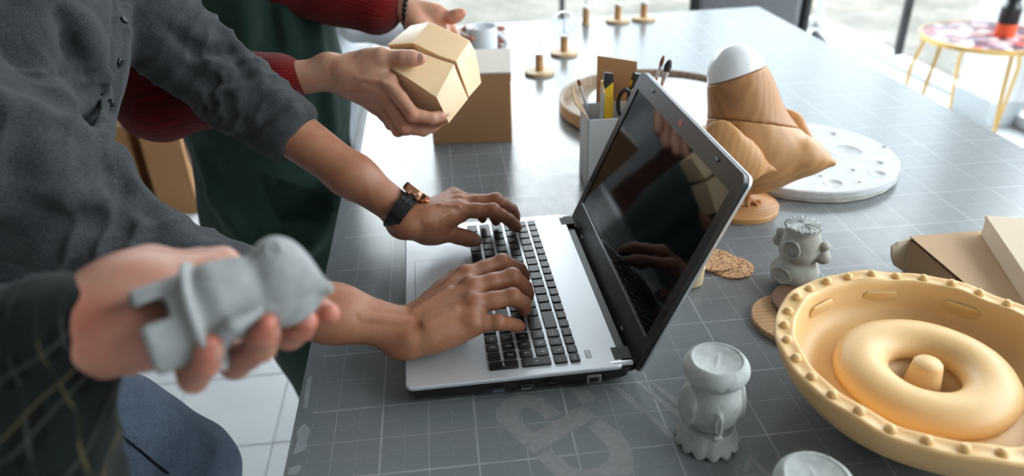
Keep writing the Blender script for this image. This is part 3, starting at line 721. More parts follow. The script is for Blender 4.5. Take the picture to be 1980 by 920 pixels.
# ================================================================== cardboard box, mug
cb = empty('cardboard_box', 'closed brown cardboard box with pale lid behind the raised wax mould', 'box', (*((at(838, 279)+at(990, 275))/2)[:2], 0), math.atan2(-0.017, 0.158))
W_, D_, H_ = 0.159, 0.168, 0.145
MB().box((-W_/2, 0, 0), (W_/2, D_, H_-0.003), bev=0.001, seg=1).build('body', 'card_brown', cb, None)
MB().box((-W_/2-0.0015, -0.0015, H_-0.0045), (W_/2+0.0015, D_+0.001, H_), bev=0.001, seg=1).build('lid', 'card_lid', cb, None)
MB().box((W_/2-0.001, 0.002, H_-0.02), (W_/2+0.0018, D_, H_-0.001)).build('tuck_flap', 'card_brown', cb, None)

mug = empty('mug', 'white porcelain mug standing behind the cardboard box', 'mug', (0.262, 1.335, 0))
MB().lathe([(0, 0.001), (0.034, 0), (0.039, 0.004), (0.041, 0.012), (0.041, 0.092), (0.0405, 0.0955), (0.039, 0.0955), (0.0375, 0.09), (0.0375, 0.012), (0.03, 0.006), (0, 0.006)], 48).build('body', 'porcelain', mug)
MB().tube([(0.038+0.026*math.sin(math.pi*i/12)*1.0, -0.004*math.sin(math.pi*i/12), 0.078-0.056*i/12) for i in range(13)], 0.0055, 12).build('handle', 'porcelain', mug)

# ================================================================== turned wooden lamp stems
def stem(x, y, label, disc=0.038, rod='steel', rr=0.0013, rh=0.058, post=0.042, pr=0.0105, bulb=False, cap=False):
    t = empty('lamp_base', label, 'lamp base', (x, y, 0), group='turned wooden lamp bases on the mat')
    MB().lathe([(0, 0), (disc-0.001, 0), (disc, 0.001), (disc, 0.008), (disc-0.001, 0.009), (0, 0.009)], 48).build('base_disc', 'wood_pale', t)
    MB().lathe([(0, 0.009), (pr, 0.009), (pr, 0.009+post), (pr-0.001, 0.0095+post), (0, 0.0095+post)], 24).build('post', 'wood_turned', t)
    z = 0.0095+post
    if cap:
        MB().lathe([(0, z), (pr+0.001, z), (pr+0.001, z+0.006), (pr-0.002, z+0.008), (0, z+0.008)], 24).build('collar', 'white_glaze', t); z += 0.008
    else: MB().lathe([(0, z), (pr+0.0003, z), (pr+0.0003, z+0.001), (0, z+0.001)], 24).build('collar', 'steel', t)
    if bulb: MB().tube([(0, 0, z), (0, 0, z+rh)], rr, 10).build('rod', rod, t)
    else: MB().tube([(0, 0, z), (0, 0, z+rh)], rr, 10).build('rod', rod, t)
    if bulb:
        pts = [(0.012, z-0.004), (0.020, z+0.000), (0.030, z+0.010), (0.0345, z+0.026), (0.033, z+0.042), (0.026, z+0.055), (0.014, z+0.063), (0, z+0.066)]
        MB().lathe(pts, 40).build('glass_dome', 'clear_bulb', t)
    return t
stem(0.396, 1.200, 'wooden disc lamp base with bare steel rod, nearest to the cardboard box')
stem(0.488, 1.364, 'wooden disc lamp base under a clear glass dome', rh=0.060, bulb=True)
stem(0.612, 1.684, 'slim wooden lamp post with only a tiny foot near the far table edge', disc=0.0135, cap=True, rr=0.0022, rod='steel', rh=0.09)
stem(0.718, 1.700, 'wide disc lamp base with white collar, left of the far pair', cap=True, rr=0.0022, rod='steel', rh=0.09)
stem(0.804, 1.709, 'wide disc lamp base with white collar, right of the far pair', cap=True, rr=0.0022, rod='steel', rh=0.09)

# ================================================================== tray, carton of tools
tr = empty('round_tray', 'round wooden tray with raised rim behind the carton of tools', 'tray', (0.603, 0.885, 0))
MB().lathe([(0, 0.001), (0.198, 0), (0.204, 0.003), (0.205, 0.03), (0.2035, 0.0315), (0.199, 0.0315), (0.1975, 0.03), (0.1975, 0.009), (0, 0.009)], 96).build('body', 'wood_tray', tr)
MB().lathe([(0.2042, 0.004), (0.2058, 0.005), (0.2058, 0.0305), (0.2042, 0.0315)], 96).build('rim_band', 'wood_pale', tr)
tag(MB().lathe([(0, 0.0), (0.166, 0), (0.168, 0.002), (0.168, 0.009), (0.166, 0.011), (0, 0.011)], 96).build('white_disc', 'white_disc', None, 0.6, (0.628, 0.882, 0.0095)), 'flat white round disc lying in the wooden tray', 'disc')
ca = empty('tool_carton', 'open white carton with brown flaps holding craft tools behind the screen', 'carton', (0.379, 0.501, 0), -0.04)
CX, CY, CZ = 0.120, 0.085, 0.130; th = 0.0025
for nm, lo, hi in (('bottom', (0, 0, 0), (CX, CY, th)), ('wall', (0, 0, 0), (CX, th, CZ)), ('wall', (0, CY-th, 0), (CX, CY, CZ)), ('wall', (0, 0, 0), (th, CY, CZ)), ('wall', (CX-th, 0, 0), (CX, CY, CZ))):
    MB().box(lo, hi).build(nm, 'card_white', ca, None)
MB().box((0.004, 0.006, 0.006), (CX-0.004, CY-0.006, 0.01)).build('liner', 'card_inside', ca, None)
MB().hull([(0.028, CY, CZ), (0.098, CY, CZ), (0.028, CY+0.003, CZ), (0.098, CY+0.003, CZ), (0.030, CY+0.012, CZ+0.079), (0.099, CY+0.010, CZ+0.066), (0.030, CY+0.015, CZ+0.079), (0.099, CY+0.013, CZ+0.066)]).build('flap', 'card_inside', ca, None)
MB().hull([(0, 0.006, CZ), (0, CY-0.004, CZ), (0.002, 0.006, CZ), (0.002, CY-0.004, CZ), (-0.022, 0.012, CZ+0.026), (-0.020, CY-0.012, CZ+0.034), (-0.020, 0.012, CZ+0.027), (-0.018, CY-0.012, CZ+0.035)]).build('flap', 'card_kraft', ca, None)
def cw(x, y, z): 
    c, s = math.cos(-0.04), math.sin(-0.04); return np.array([0.379+c*x-s*y, 0.501+s*x+c*y, z])
def knife(label, foot, tip, flip=1):
    t = empty('utility_knife', label, 'knife', foot, group='utility knives in the carton')
    a = np.array([0., 0, 0]); d = np.asarray(tip)-np.asarray(foot); Lk = np.linalg.norm(d); z = d/Lk; x = nrm(np.cross([0, 1, 0], z)); y = np.cross(z, x); M = frame((0, 0, 0), x, y, z)
    MB().prism([(-0.009, -0.006), (0.009, -0.006), (0.010, 0.0), (0.009, 0.006), (-0.009, 0.006)], 0, Lk*0.93, M).build('handle', 'tool_yellow', t, None, bev=0.0015)
    MB().hull([M @ Vector(p) for p in ((-0.0102, -0.007, Lk*0.84), (0.0102, -0.007, Lk*0.92), (0.0102, 0.007, Lk*0.92), (-0.0102, 0.007, Lk*0.84), (-0.004, -0.006, Lk), (0.010, -0.006, Lk*0.985), (0.010, 0.006, Lk*0.985), (-0.004, 0.006, Lk))]).build('end_cap', 'black_plastic', t, None)
    MB().box((-0.0106, -0.0068, Lk*0.1), (-0.0065, 0.0068, Lk*0.86), M, bev=0.001).build('grip', 'black_plastic', t, None)
    return t
knife('yellow and black utility knife leaning left in the white carton', cw(0.042, 0.03, 0.0035), cw(0.037, 0.045, 0.196))
knife('yellow and black utility knife beside the scissors at the screen corner', cw(0.080, 0.06, 0.0035), cw(0.092, 0.066, 0.186))
sc_ = empty('scissors', 'black-handled scissors standing in the white carton', 'scissors', cw(0.066, 0.028, 0.0035))
lp = [(0.010*math.cos(a)*1.15, 0.0, 0.142+0.024*math.sin(a)) for a in np.linspace(0, 2*math.pi, 25)]
MB().tube(lp[:-1]+[lp[0]], 0.0036, 8, cap=False).build('handle_loop', 'black_plastic', sc_)
MB().tube([(0.026+0.009*math.cos(a), 0.008, 0.132+0.020*math.sin(a)) for a in np.linspace(0, 2*math.pi, 25)], 0.0036, 8, cap=False).build('handle_loop', 'black_plastic', sc_)
MB().tube([(0.002, 0, 0.120), (0.006, 0.001, 0.10), (0.012, 0.002, 0.08)], 0.0038, 8).build('shank', 'black_plastic', sc_)
MB().tube([(0.024, 0.008, 0.114), (0.018, 0.005, 0.10), (0.012, 0.002, 0.08)], 0.0038, 8).build('shank', 'black_plastic', sc_)
MB().hull([(0.008, 0, 0.085), (0.018, 0.002, 0.085), (0.008, 0.003, 0.085), (0.018, 0.004, 0.085), (0.016, 0.001, 0.003), (0.018, 0.002, 0.003)]).build('blade', 'steel', sc_, None)
def brush(label, foot, tip, hr, hair, hl, rad, ferr='chrome', handle='brush_handle'):
    t = empty('paint_brush', label, 'brush', foot, group='brushes in the carton'); d = np.asarray(tip)-np.asarray(foot); L = np.linalg.norm(d); e = d/L
    MB().tube([e*0.0, e*(L*0.4), e*(L-hl-0.02)], [rad*0.6, rad, rad*0.8], 10).build('handle', handle, t)
    MB().tube([e*(L-hl-0.022), e*(L-hl)], [rad*0.85, hr], 12).build('ferrule', ferr, t)
    MB().tube([e*(L-hl), e*(L-hl*0.55), e*(L-hl*0.15), e*L], [hr, hr*1.25, hr*0.8, hr*0.2], 12).build('bristles', hair, t)
brush('thin brush with brown tip leaning left out of the carton', cw(0.048, 0.062, 0.0035), cw(-0.006, 0.078, 0.176), 0.0026, 'brush_hair_brown', 0.012, 0.003, handle='steel')
brush('bushy dark brush sticking out right of the screen corner', cw(0.096, 0.066, 0.0035), cw(0.158, 0.100, 0.196), 0.0055, 'brush_hair', 0.022, 0.004)
brush('slim orange-brown brush beside the bushy dark brush', cw(0.086, 0.072, 0.0035), cw(0.148, 0.106, 0.202), 0.0030, 'brush_hair_brown', 0.018, 0.0035)
pn = empty('pencil', 'grey pencil standing at the left corner of the white carton', 'pencil', cw(0.024, 0.014, 0.0035))
MB().tube([(0, 0, 0), (0.004, 0.012, 0.165)], 0.0036, 6).build('shaft', 'steel', pn, None); MB().tube([(0.004, 0.012, 0.165), (0.0044, 0.0132, 0.178)], [0.0036, 0.0005], 6).build('tip', 'wood_pale', pn)

# ================================================================== wooden bird
bd = empty('wooden_bird', 'carved wooden bird with white domed head on a round base', 'sculpture', (0.613, 0.400, 0))
O = np.array([0.613, 0.400, 0.0])
MB().lathe([(0, 0), (0.061, 0), (0.062, 0.001), (0.062, 0.0085), (0.061, 0.0095), (0, 0.0095)], 64).build('base', 'wood_honey', bd)
def birdsd():
    s = SD((0.47, 0.27, 0.02), (0.80, 0.56, 0.30), 0.0028)
    s.chain([ay(1423, 140, .430), ay(1432, 175, .430), ay(1444, 235, .425), ay(1452, 300, .415)], [0.0385, 0.0435, 0.051, 0.058], 0.03, 0.0)
    s.chain([ay(1440, 292, .418), ay(1496, 296, .398), ay(1556, 304, .372), ay(1611, 315, .350)], [0.060, 0.047, 0.027, 0.0055], 0.02, 0.035)
    s.ell(ay(1422, 136, .430), (0.0405, 0.0405, 0.0405), None, 0.01)
    return s
dd = np.array([0.0, 1.0, -0.35])
pc, tc_ = ay(1424, 146, .430), ay(1468, 132, .430)-ay(1379, 164, .430); ncap = nrm(np.cross(tc_, dd)); ncap = ncap if ncap[2] > 0 else -ncap
pn_, tn_ = ay(1436, 236, .425), ay(1500, 240, .425)-ay(1374, 224, .425); nnk = nrm(np.cross(tn_, dd)); nnk = nnk if nnk[2] > 0 else -nnk
s = birdsd(); s.half(pn_, nnk); sd_obj('body', s, 'wood_honey', bd, 1, origin=None, loc=-O)
s = birdsd(); s.half(pc, ncap); s.half(pn_, -nnk); sd_obj('neck', s, 'wood_neck', bd, 1, loc=-O)
s = birdsd(); s.D += 0.0006; s.half(pc+ncap*0.0004, -ncap); sd_obj('head_cap', s, 'white_glaze', bd, 1, loc=-O)
vw = nrm(CAM-ay(1430, 290, .40))
s = SD((0.44, 0.24, 0.03), (0.80, 0.56, 0.24), 0.0026)
s.chain([ay(1392, 257, .366), ay(1402, 290, .358), ay(1440, 316, .350), ay(1502, 329, .345)], [0.0165, 0.026, 0.022, 0.0035], 0.02, 0.0, vw, 3.4); sd_obj('wing', s, 'wood_wing', bd, 1, loc=-O)
s = SD((0.44, 0.24, 0.03), (0.84, 0.62, 0.26), 0.0026)
s.chain([ay(1508, 220, .470), ay(1526, 242, .462), ay(1549, 274, .448), ay(1560, 300, .43)], [0.010, 0.0165, 0.010, 0.004], 0.02, 0.0, nrm([0.35, 1.0, 0.1]), 2.6); sd_obj('wing', s, 'wood_wing', bd, 1, loc=-O)
for fx, fy, tx, ty in ((0.626, 0.400, 0.618, 0.398), (0.594, 0.392, 0.600, 0.395)):
    s = SD((fx-0.04, fy-0.06, 0.004), (fx+0.05, fy+0.04, 0.09), 0.0014)
    s.cone((tx, ty, 0.075), (fx, fy, 0.016), 0.0075, 0.0045, 0.004)
    for ax_, ay_ in ((0.010, -0.016), (-0.006, -0.018), (0.020, -0.006)): s.cone((fx, fy, 0.0145), (fx+ax_, fy+ay_, 0.0118), 0.0042, 0.0026, 0.004)
    sd_obj('leg', s, 'wood_wing', bd, 1, loc=-O)

# ================================================================== moon plate
mo = empty('moon_plate', 'round white plaster plate with raised-rim craters', 'plate', (0.786, 0.552, 0)); KM = 0.165/0.1762
def ragged(x, y, z):
    a = math.atan2(y, x); r = math.hypot(x, y); f = 1+0.004*math.sin(7*a)+0.003*math.sin(23*a+z*300) if r > 0.05 and z < 0.018 else 1
    return (x*f, y*f, z+(0.0015*max(0, math.sin(31*a)+math.sin(17*a)-0.6) if z < 0.001 and r > 0.15 else 0))
MB().lathe([(0, 0.0), (0.170*KM, 0.0), (0.1752*KM, 0.002), (0.1745*KM, 0.006), (0.1762*KM, 0.009), (0.1750*KM, 0.013), (0.1762*KM, 0.0165)], 160, fn=ragged).build('cast_edge', 'plaster_edge', mo, 0.9)
s = SD((-0.182, -0.182, 0.004), (0.182, 0.182, 0.030), 0.0016)
s.cyl((0, 0, 0.0125), (0, 0, 1), 0.165, 0.165, 0.0085, 0.002)
for px, py, rx in ((1635, 292, 36), (1608, 259, 11), (1708, 284, 8), (1698, 315, 11), (1698, 336, 16), (1612, 354, 18), (1647, 329, 7), (1550, 248, 9), (1565, 270, 8), (1660, 352, 5), (1585, 340, 5), (1540, 320, 16)):
    p = at(px, py, 0.021)-np.array([0.786, 0.552, 0]); r = rx/1.27/1000
    s.cyl((p[0], p[1], 0.021), (0, 0, 1), r+0.0022, r+0.0022, 0.0011, 0.001, 0.0015); s.ell((p[0], p[1], 0.0232), (r, r, 0.0045+0.07*r), None, 0.001, '-')
sd_obj('cratered_top', s, 'plaster_white', mo, 2)

# ================================================================== coasters, cup
tag(MB().lathe([(0, 0), (0.030, 0), (0.0305, 0.001), (0.030, 0.003), (0, 0.003)], 40).build('cork_coaster', 'cork_speckle', None, 0.6, (0.533, 0.2205, 0)), 'lower round cork coaster, partly covered by another', 'coaster', 'cork coasters')
tag(MB().lathe([(0, 0), (0.0305, 0), (0.031, 0.001), (0.0305, 0.003), (0, 0.003)], 40).build('cork_coaster', 'cork_speckle', None, 0.6, (0.513, 0.2385, 0.0032), (0.0, 0.0, 0.4)), 'upper round cork coaster lying on another cork coaster', 'coaster', 'cork coasters')
tag(MB().lathe([(0, 0), (0.055, 0), (0.056, 0.001), (0.056, 0.007), (0.055, 0.008), (0, 0.008)], 64).build('wooden_coaster', 'wood_oak', None, 0.6, (0.566, 0.083, 0)), 'pale oak disc lying half under the yellow mould', 'coaster', 'wooden coasters')
tag(MB().lathe([(0, 0), (0.045, 0), (0.046, 0.001), (0.046, 0.007), (0.045, 0.008), (0, 0.008)], 64).build('wooden_coaster', 'wood_dark', None, 0.6, (0.590, 0.104, 0.0082)), 'dark brown disc lying on the pale oak disc', 'coaster', 'wooden coasters')
cu = empty('wax_cup', 'small cream cup half hidden behind the laptop screen', 'cup', (*at(1330, 545)[:2], 0))
MB().lathe([(0, 0.0), (0.017, 0), (0.020, 0.003), (0.0215, 0.03), (0.020, 0.031), (0.0185, 0.004), (0, 0.004)], 40).build('body', 'wax_cream', cu); MB().lathe([(0, 0.004), (0.018, 0.004), (0.019, 0.022), (0, 0.022)], 32).build('wax_fill', 'wood_pale', cu)

# ================================================================== cardboard mailers at the right
p0, p1, p2 = at(1763, 457, 0.052), at(1885, 560, 0.052), at(1903, 446, 0.052)
e1 = nrm(np.array([p1[0]-p0[0], p1[1]-p0[1], 0])); e2 = np.array([-e1[1], e1[0], 0]); e2 = e2 if e2@(p2-p0) > 0 else -e2
mb = empty('mailer_box', 'flat brown mailer box with open side flap beneath the ribbed pale box', 'box', (p0[0], p0[1], 0))
M = frame((0, 0, 0), e1, e2, (0, 0, 1)); L1, L2, HB = 0.24, 0.24, 0.052
MB().box((0, 0, 0.0), (L1, L2, HB-0.004), M).build('tray', 'card_kraft', mb, None)
MB().box((-0.001, -0.002, HB-0.004), (L1, L2, HB), M).build('lid', 'card_kraft', mb, None)
MB().box((0, -0.003, HB-0.0035), (L1, -0.002, HB-0.0005), M).build('lid_edge', 'card_core', mb, None)
fp = [at(1763, 458, 0.0515), at(1735, 467, 0.049), at(1722, 476, 0.043), at(1722, 497, 0.027), at(1727, 512, 0.014), at(1744, 523, 0.004)]; fo = np.array([p0[0], p0[1], 0]); fn_ = nrm(np.cross(fp[2]-fp[0], fp[4]-fp[0]))*0.003
MB().hull([p-fo for p in fp]+[p-fo+fn_ for p in fp]).build('side_flap', 'card_pale', mb, None)
q0 = at(1896, 452, 0.053); q1 = at(1980, 585, 0.053)
f1 = nrm(np.array([q1[0]-q0[0], q1[1]-q0[1], 0])); f2 = np.array([-f1[1], f1[0], 0]); f2 = f2 if f2[0] > 0 else -f2
mc = empty('ribbed_box', 'pale ribbed cardboard box stacked on the flat brown mailer', 'box', (q0[0], q0[1], 0.0523)); M = frame((0, 0, 0), f1, f2, (0, 0, 1))
MB().box((0, 0, 0), (0.20, 0.16, 0.026), M, bev=0.001, seg=1).build('body', 'card_pale', mc, None); MB().box((-0.001, -0.001, 0.022), (0.2, 0.16, 0.029), M, bev=0.0008, seg=1).build('lid', 'card_pale', mc, None)

# ================================================================== yellow silicone mould
ym = empty('silicone_mould', 'large round yellow silicone mould with central ring and peg', 'mould', (0.608, -0.099, 0))
def wob(x, y, z):
    a = math.atan2(y, x); f = 1+0.006*math.sin(3*a+1)+0.004*math.sin(7*a); return (x*f, y*f, z+(0.0012*math.sin(9*a)+0.0008*math.sin(17*a+1))*(1 if math.hypot(x, y) > 0.125 and z > 0.07 else 0))
prof = [(0, 0.018), (0.086, 0.018), (0.092, 0.022), (0.112, 0.036), (0.131, 0.052), (0.143, 0.070), (0.1495, 0.088), (0.1500, 0.0915), (0.1475, 0.0932), (0.1440, 0.0918), (0.1350, 0.0916), (0.1318, 0.0930), (0.1295, 0.0915), (0.1278, 0.084), (0.1258, 0.064), (0.1210, 0.054), (0.1110, 0.0475), (0.1000, 0.0475), (0.0920, 0.052)]
for i in range(13): a = math.radians(200-220*i/12); prof.append((0.0605+0.0265*math.cos(a), 0.060+0.0185*math.sin(a)))
prof += [(0.034, 0.045), (0.030, 0.036), (0.024, 0.033), (0.020, 0.033), (0.0185, 0.038), (0.0140, 0.074), (0.0120, 0.0765), (0, 0.0765)]
prof = [p for p in prof]
MB().lathe(prof, 128, fn=wob).build('body', 'silicone_yellow', ym, 1.2)
MB().lathe([(0, 0), (0.070, 0), (0.074, 0.002), (0.080, 0.0175), (0, 0.0175)], 64).build('foot', 'wood_dark', ym)  # shade under the bowl is put into the foot's dark brown
st = MB().lathe([(0, -0.002), (0.0052, -0.002), (0.0054, 0.001), (0.0044, 0.0042), (0.0024, 0.0058), (0, 0.0063)], 12).mesh('silicone_yellow', 1.2)
for i in range(31):
    a = 2*math.pi*(i+0.3)/31; x, y, z = wob(0.1395*math.cos(a), 0.1395*math.sin(a), 0.0915); link('stud', st, ym, (x, y, z))
for a, z in ((2.05, 0.072), (1.42, 0.072), (0.75, 0.072)):
    c = 0.1268; M = Matrix.Rotation(a, 4, 'Z') @ Matrix.Translation((c, 0, z)) @ Matrix.Rotation(math.radians(80), 4, 'Y')
    MB().prism(rrect(-0.0075, -0.019, 0.0075, 0.019, 0.006, 5), -0.003, 0.0002, M).build('raised_pad', 'silicone_yellow', ym, 0.5, bev=0.0005)

# ================================================================== concrete figurines on the mat
f1_ = empty('concrete_figurine', 'grey concrete figurine with ragged flat crown and two round hollows', 'figurine', (0.597, 0.165, 0), -0.30)
s = SD((-0.046, -0.046, -0.004), (0.046, 0.046, 0.094), 0.0011)
s.ell((0, 0, 0.023), (0.0315, 0.029, 0.0255), None, 0.0); s.half((0, 0, 0.0005), (0, 0, -1))
s.cone((0.002, 0.004, 0.056), (0.002, 0.004, 0.070), 0.0265, 0.0245, 0.004)
s.cone((0.001, 0.003, 0.078), (0.001, 0.003, 0.086), 0.0185, 0.0215, 0.003); s.half((0, 0, 0.0885), (0, 0, 1))
s.ell((0.030, -0.008, 0.053), (0.010, 0.013, 0.0095), None, 0.004); s.ell((0.030, -0.006, 0.068), (0.0075, 0.0075, 0.006), None, 0.002)
s.ell((-0.024, 0.012, 0.075), (0.006, 0.007, 0.006), None, 0.003); s.ell((-0.026, 0.014, 0.062), (0.006, 0.008, 0.008), None, 0.003)
n1 = nrm([-0.55, -0.8, 0.12]); c1 = np.array([0.002, 0.004, 0.0615])+n1*0.0262
s.cyl(c1+n1*0.001, n1, 0.0128, 0.0128, 0.0022, 0.001, 0.001); s.cyl(c1+n1*0.006, n1, 0.0104, 0.0114, 0.0105, 0.001, 0.001, '-')
n2 = nrm([-0.70, -0.70, 0.15]); c2 = np.array([0, 0, 0.022])+n2*0.0285
Rm = np.stack([nrm(np.cross([0, 0, 1], n2)), nrm(np.cross(n2, nrm(np.cross([0, 0, 1], n2)))), n2])
s.ell(c2+n2*0.001, (0.0165, 0.0115, 0.0024), Rm, 0.001); s.ell(c2+n2*0.0035, (0.0148, 0.0098, 0.0040), Rm, 0.0005, '-'); s.ell(c2-n2*0.0005, (0.0035, 0.0075, 0.0020), Rm, 0.002)
sd_obj('body', s, 'concrete_warm', f1_, 1)
def crown(x, y, z):
    a = math.atan2(y, x); f = 1.04+0.02*math.sin(9*a)+0.02*math.sin(14*a+2)+0.02*math.sin(23*a); r = math.hypot(x, y)
    return (x*(f if r > 0.012 else 1), y*(f if r > 0.012 else 1), z+(0.0008*math.sin(37*x*100+11*y*100) if z > 0.004 else 0))
MB().lathe([(0, 0), (0.0195, 0), (0.0222, 0.0035), (0.0225, 0.0058), (0.0205, 0.0068), (0.015, 0.0066), (0.008, 0.0069), (0, 0.0067)], 90, (0.001, 0.003, 0.0875), fn=crown).build('crown', 'concrete_grey', f1_, 0.5)

def owl(label, x, y, rz):
    t = empty('owl_figurine', label, 'figurine', (x, y, 0), rz, 'hollow-headed concrete owls'); return t
ow = owl('grey concrete owl with hollow dished head and frilled skirt, standing beside the laptop', 0.386, -0.098, 0.0)
s = SD((-0.046, -0.046, -0.004), (0.046, 0.046, 0.120), 0.0012)
s.ell((0, 0, 0.052), (0.0300, 0.0285, 0.0335), None, 0.0); s.cone((0, 0, 0.062), (0, 0, 0.076), 0.0275, 0.024, 0.008)
s.ell((0, 0.0, 0.0945), (0.0320, 0.0320, 0.0190), None, 0.0015)
s.half((0, 0, 0.1085), (0, 0, 1)); s.cyl((0, 0, 0.1085), (0, 0, 1), 0.0235, 0.0235, 0.0035, 0.001, 0.0, '-'); s.ell((0, 0, 0.1085), (0.0255, 0.0255, 0.0062), None, 0.001, '-')
s.half((0, 0, 0.022), (0, 0, -1))
for sx in (-1, 1):
    n = nrm([sx*0.97, -0.18, 0.05]); Rm = np.stack([nrm(np.cross([0, 0, 1], n)), nrm(np.cross(n, nrm(np.cross([0, 0, 1], n)))), n])
    s.ell(np.array([0, 0, 0.053])+n*0.0275, (0.0150, 0.0235, 0.0050), Rm, 0.0015)
s.cone((-0.004, -0.0290, 0.060), (-0.003, -0.0305, 0.040), 0.0030, 0.0042, 0.0015); s.ell((-0.003, -0.030, 0.031), (0.006, 0.0035, 0.0045), None, 0.0015); s.ell((-0.004, -0.0325, 0.049), (0.0022, 0.003, 0.0090), None, 0.0005, '-')
s.cone((-0.002, -0.0325, 0.092), (-0.003, -0.0278, 0.068), 0.0016, 0.0010, 0.002, '-')
s.cyl((0, 0, 0.1021), (nrm([0.5, 1, 0])), 0.0012, 0.0012, 0.021, 0, 0.0008)
sd_obj('body', s, 'concrete_grey', ow, 1)
def frill(x, y, z):
    a = math.atan2(y, x); r = math.hypot(x, y); w = (0.024-z)/0.024; lob = abs(math.sin(6.5*a)); f = 1+w*(0.10*lob-0.03)
    return (x*f, y*f, z+(0.004*(1-lob) if z < 0.004 and r > 0.02 else 0))
MB().lathe([(0, 0.003), (0.0300, 0.0), (0.0310, 0.003), (0.0290, 0.010), (0.0270, 0.018), (0.0245, 0.024), (0, 0.024)], 132, fn=frill).build('skirt', 'concrete_grey', ow, 0.7)
o2 = ow.copy(); COL.objects.link(o2); o2['label'] = 'second hollow-headed concrete owl cut off by the bottom edge of the picture'; o2.location = (0.412, -0.250, 0); o2.rotation_euler = (0, 0, 0.5)
for ch in list(ow.children): c = ch.copy(); COL.objects.link(c); c.parent = o2

# ================================================================== background furniture
sx, sy, sz = 2.66, 2.53, FLOOR+0.52
sidet = empty('side_table', 'round side table with colourful resin top and gold legs by the window', 'table', (sx, sy, FLOOR))
MB().lathe([(0, 0.535), (0.270, 0.535), (0.272, 0.537), (0.272, 0.547), (0, 0.547)], 80).build('table_top', 'resin_terrazzo', sidet)
MB().lathe([(0.268, 0.527), (0.279, 0.528), (0.280, 0.549), (0.272, 0.550), (0.272, 0.535), (0.268, 0.535)], 80).build('gold_rim', 'gold', sidet)
for a in (0.75, 2.85, 4.95):
    c, s_ = math.cos(a), math.sin(a); px_, py_ = -s_, c
    pts = [(c*0.22+px_*0.10, s_*0.22+py_*0.10, 0.532), (c*0.25+px_*0.13, s_*0.25+py_*0.13, 0.36), (c*0.27+px_*0.11, s_*0.27+py_*0.11, 0.008), (c*0.27-px_*0.11, s_*0.27-py_*0.11, 0.008), (c*0.25-px_*0.13, s_*0.25-py_*0.13, 0.36), (c*0.22-px_*0.10, s_*0.22-py_*0.10, 0.532)]
    MB().tube(pts, 0.009, 8).build('leg', 'gold', sidet)
bt = empty('black_bottle', 'black ribbed bottle with orange label on the side table', 'bottle', (sx+0.06, sy-0.03, FLOOR+0.547))
MB().lathe([(0, 0.0), (0.040, 0), (0.042, 0.004), (0.042, 0.06)], 32).build('orange_band', 'orange_label', bt)
MB().lathe([(0, 0.001), (0.0405, 0.058), (0.042, 0.0605), (0.042, 0.13), (0.030, 0.145), (0.026, 0.16), (0.030, 0.165), (0.030, 0.18), (0.026, 0.185), (0.030, 0.19), (0.030, 0.21), (0.026, 0.215), (0.028, 0.22), (0.028, 0.30), (0, 0.302)], 32).build('body', 'black_plastic', bt)

def chair(label, x, y, rz):
    t = empty('office_chair', label, 'chair', (x, y, FLOOR), rz, 'office chairs behind the table')
    MB().box((-0.23, -0.22, 0.43), (0.23, 0.22, 0.50), bev=0.03, seg=3).build('seat', 'chair_grey', t)
    MB().box((-0.21, 0.20, 0.58), (0.21, 0.25, 0.98), bev=0.024, seg=3).build('backrest', 'chair_grey', t)
    MB().tube([(-0.23, 0.23, 0.58), (-0.235, 0.23, 0.96), (-0.19, 0.23, 1.01), (0.19, 0.23, 1.01), (0.235, 0.23, 0.96), (0.23, 0.23, 0.58)], 0.022, 10).build('back_frame', 'black_matte', t)
    MB().box((-0.03, 0.20, 0.40), (0.03, 0.24, 0.62)).build('back_post', 'black_matte', t, None)
    MB().tube([(0, 0, 0.10), (0, 0, 0.44)], 0.03, 16).build('column', 'black_matte', t)
    for k in range(5):
        a = 2*math.pi*k/5; MB().tube([(0, 0, 0.11), (0.28*math.cos(a), 0.28*math.sin(a), 0.07)], [0.025, 0.016], 8).build('base_arm', 'black_matte', t)
        MB().lathe([(0, -0.012), (0.028, -0.012), (0.03, 0), (0.028, 0.012), (0, 0.012)], 16, M=Matrix.Translation((0.28*math.cos(a), 0.28*math.sin(a), 0.03)) @ Matrix.Rotation(math.pi/2, 4, 'X')).build('castor', 'black_matte', t)
    for s in (-1, 1):
        MB().tube([(s*0.24, 0.12, 0.46), (s*0.27, 0.12, 0.50), (s*0.27, 0.10, 0.66), (s*0.27, -0.16, 0.68), (s*0.27, -0.18, 0.66)], 0.018, 10).build('armrest', 'black_matte', t)
    return t
chair('grey office chair with black armrests at the far right corner of the table', 1.42, 2.30, -0.35)

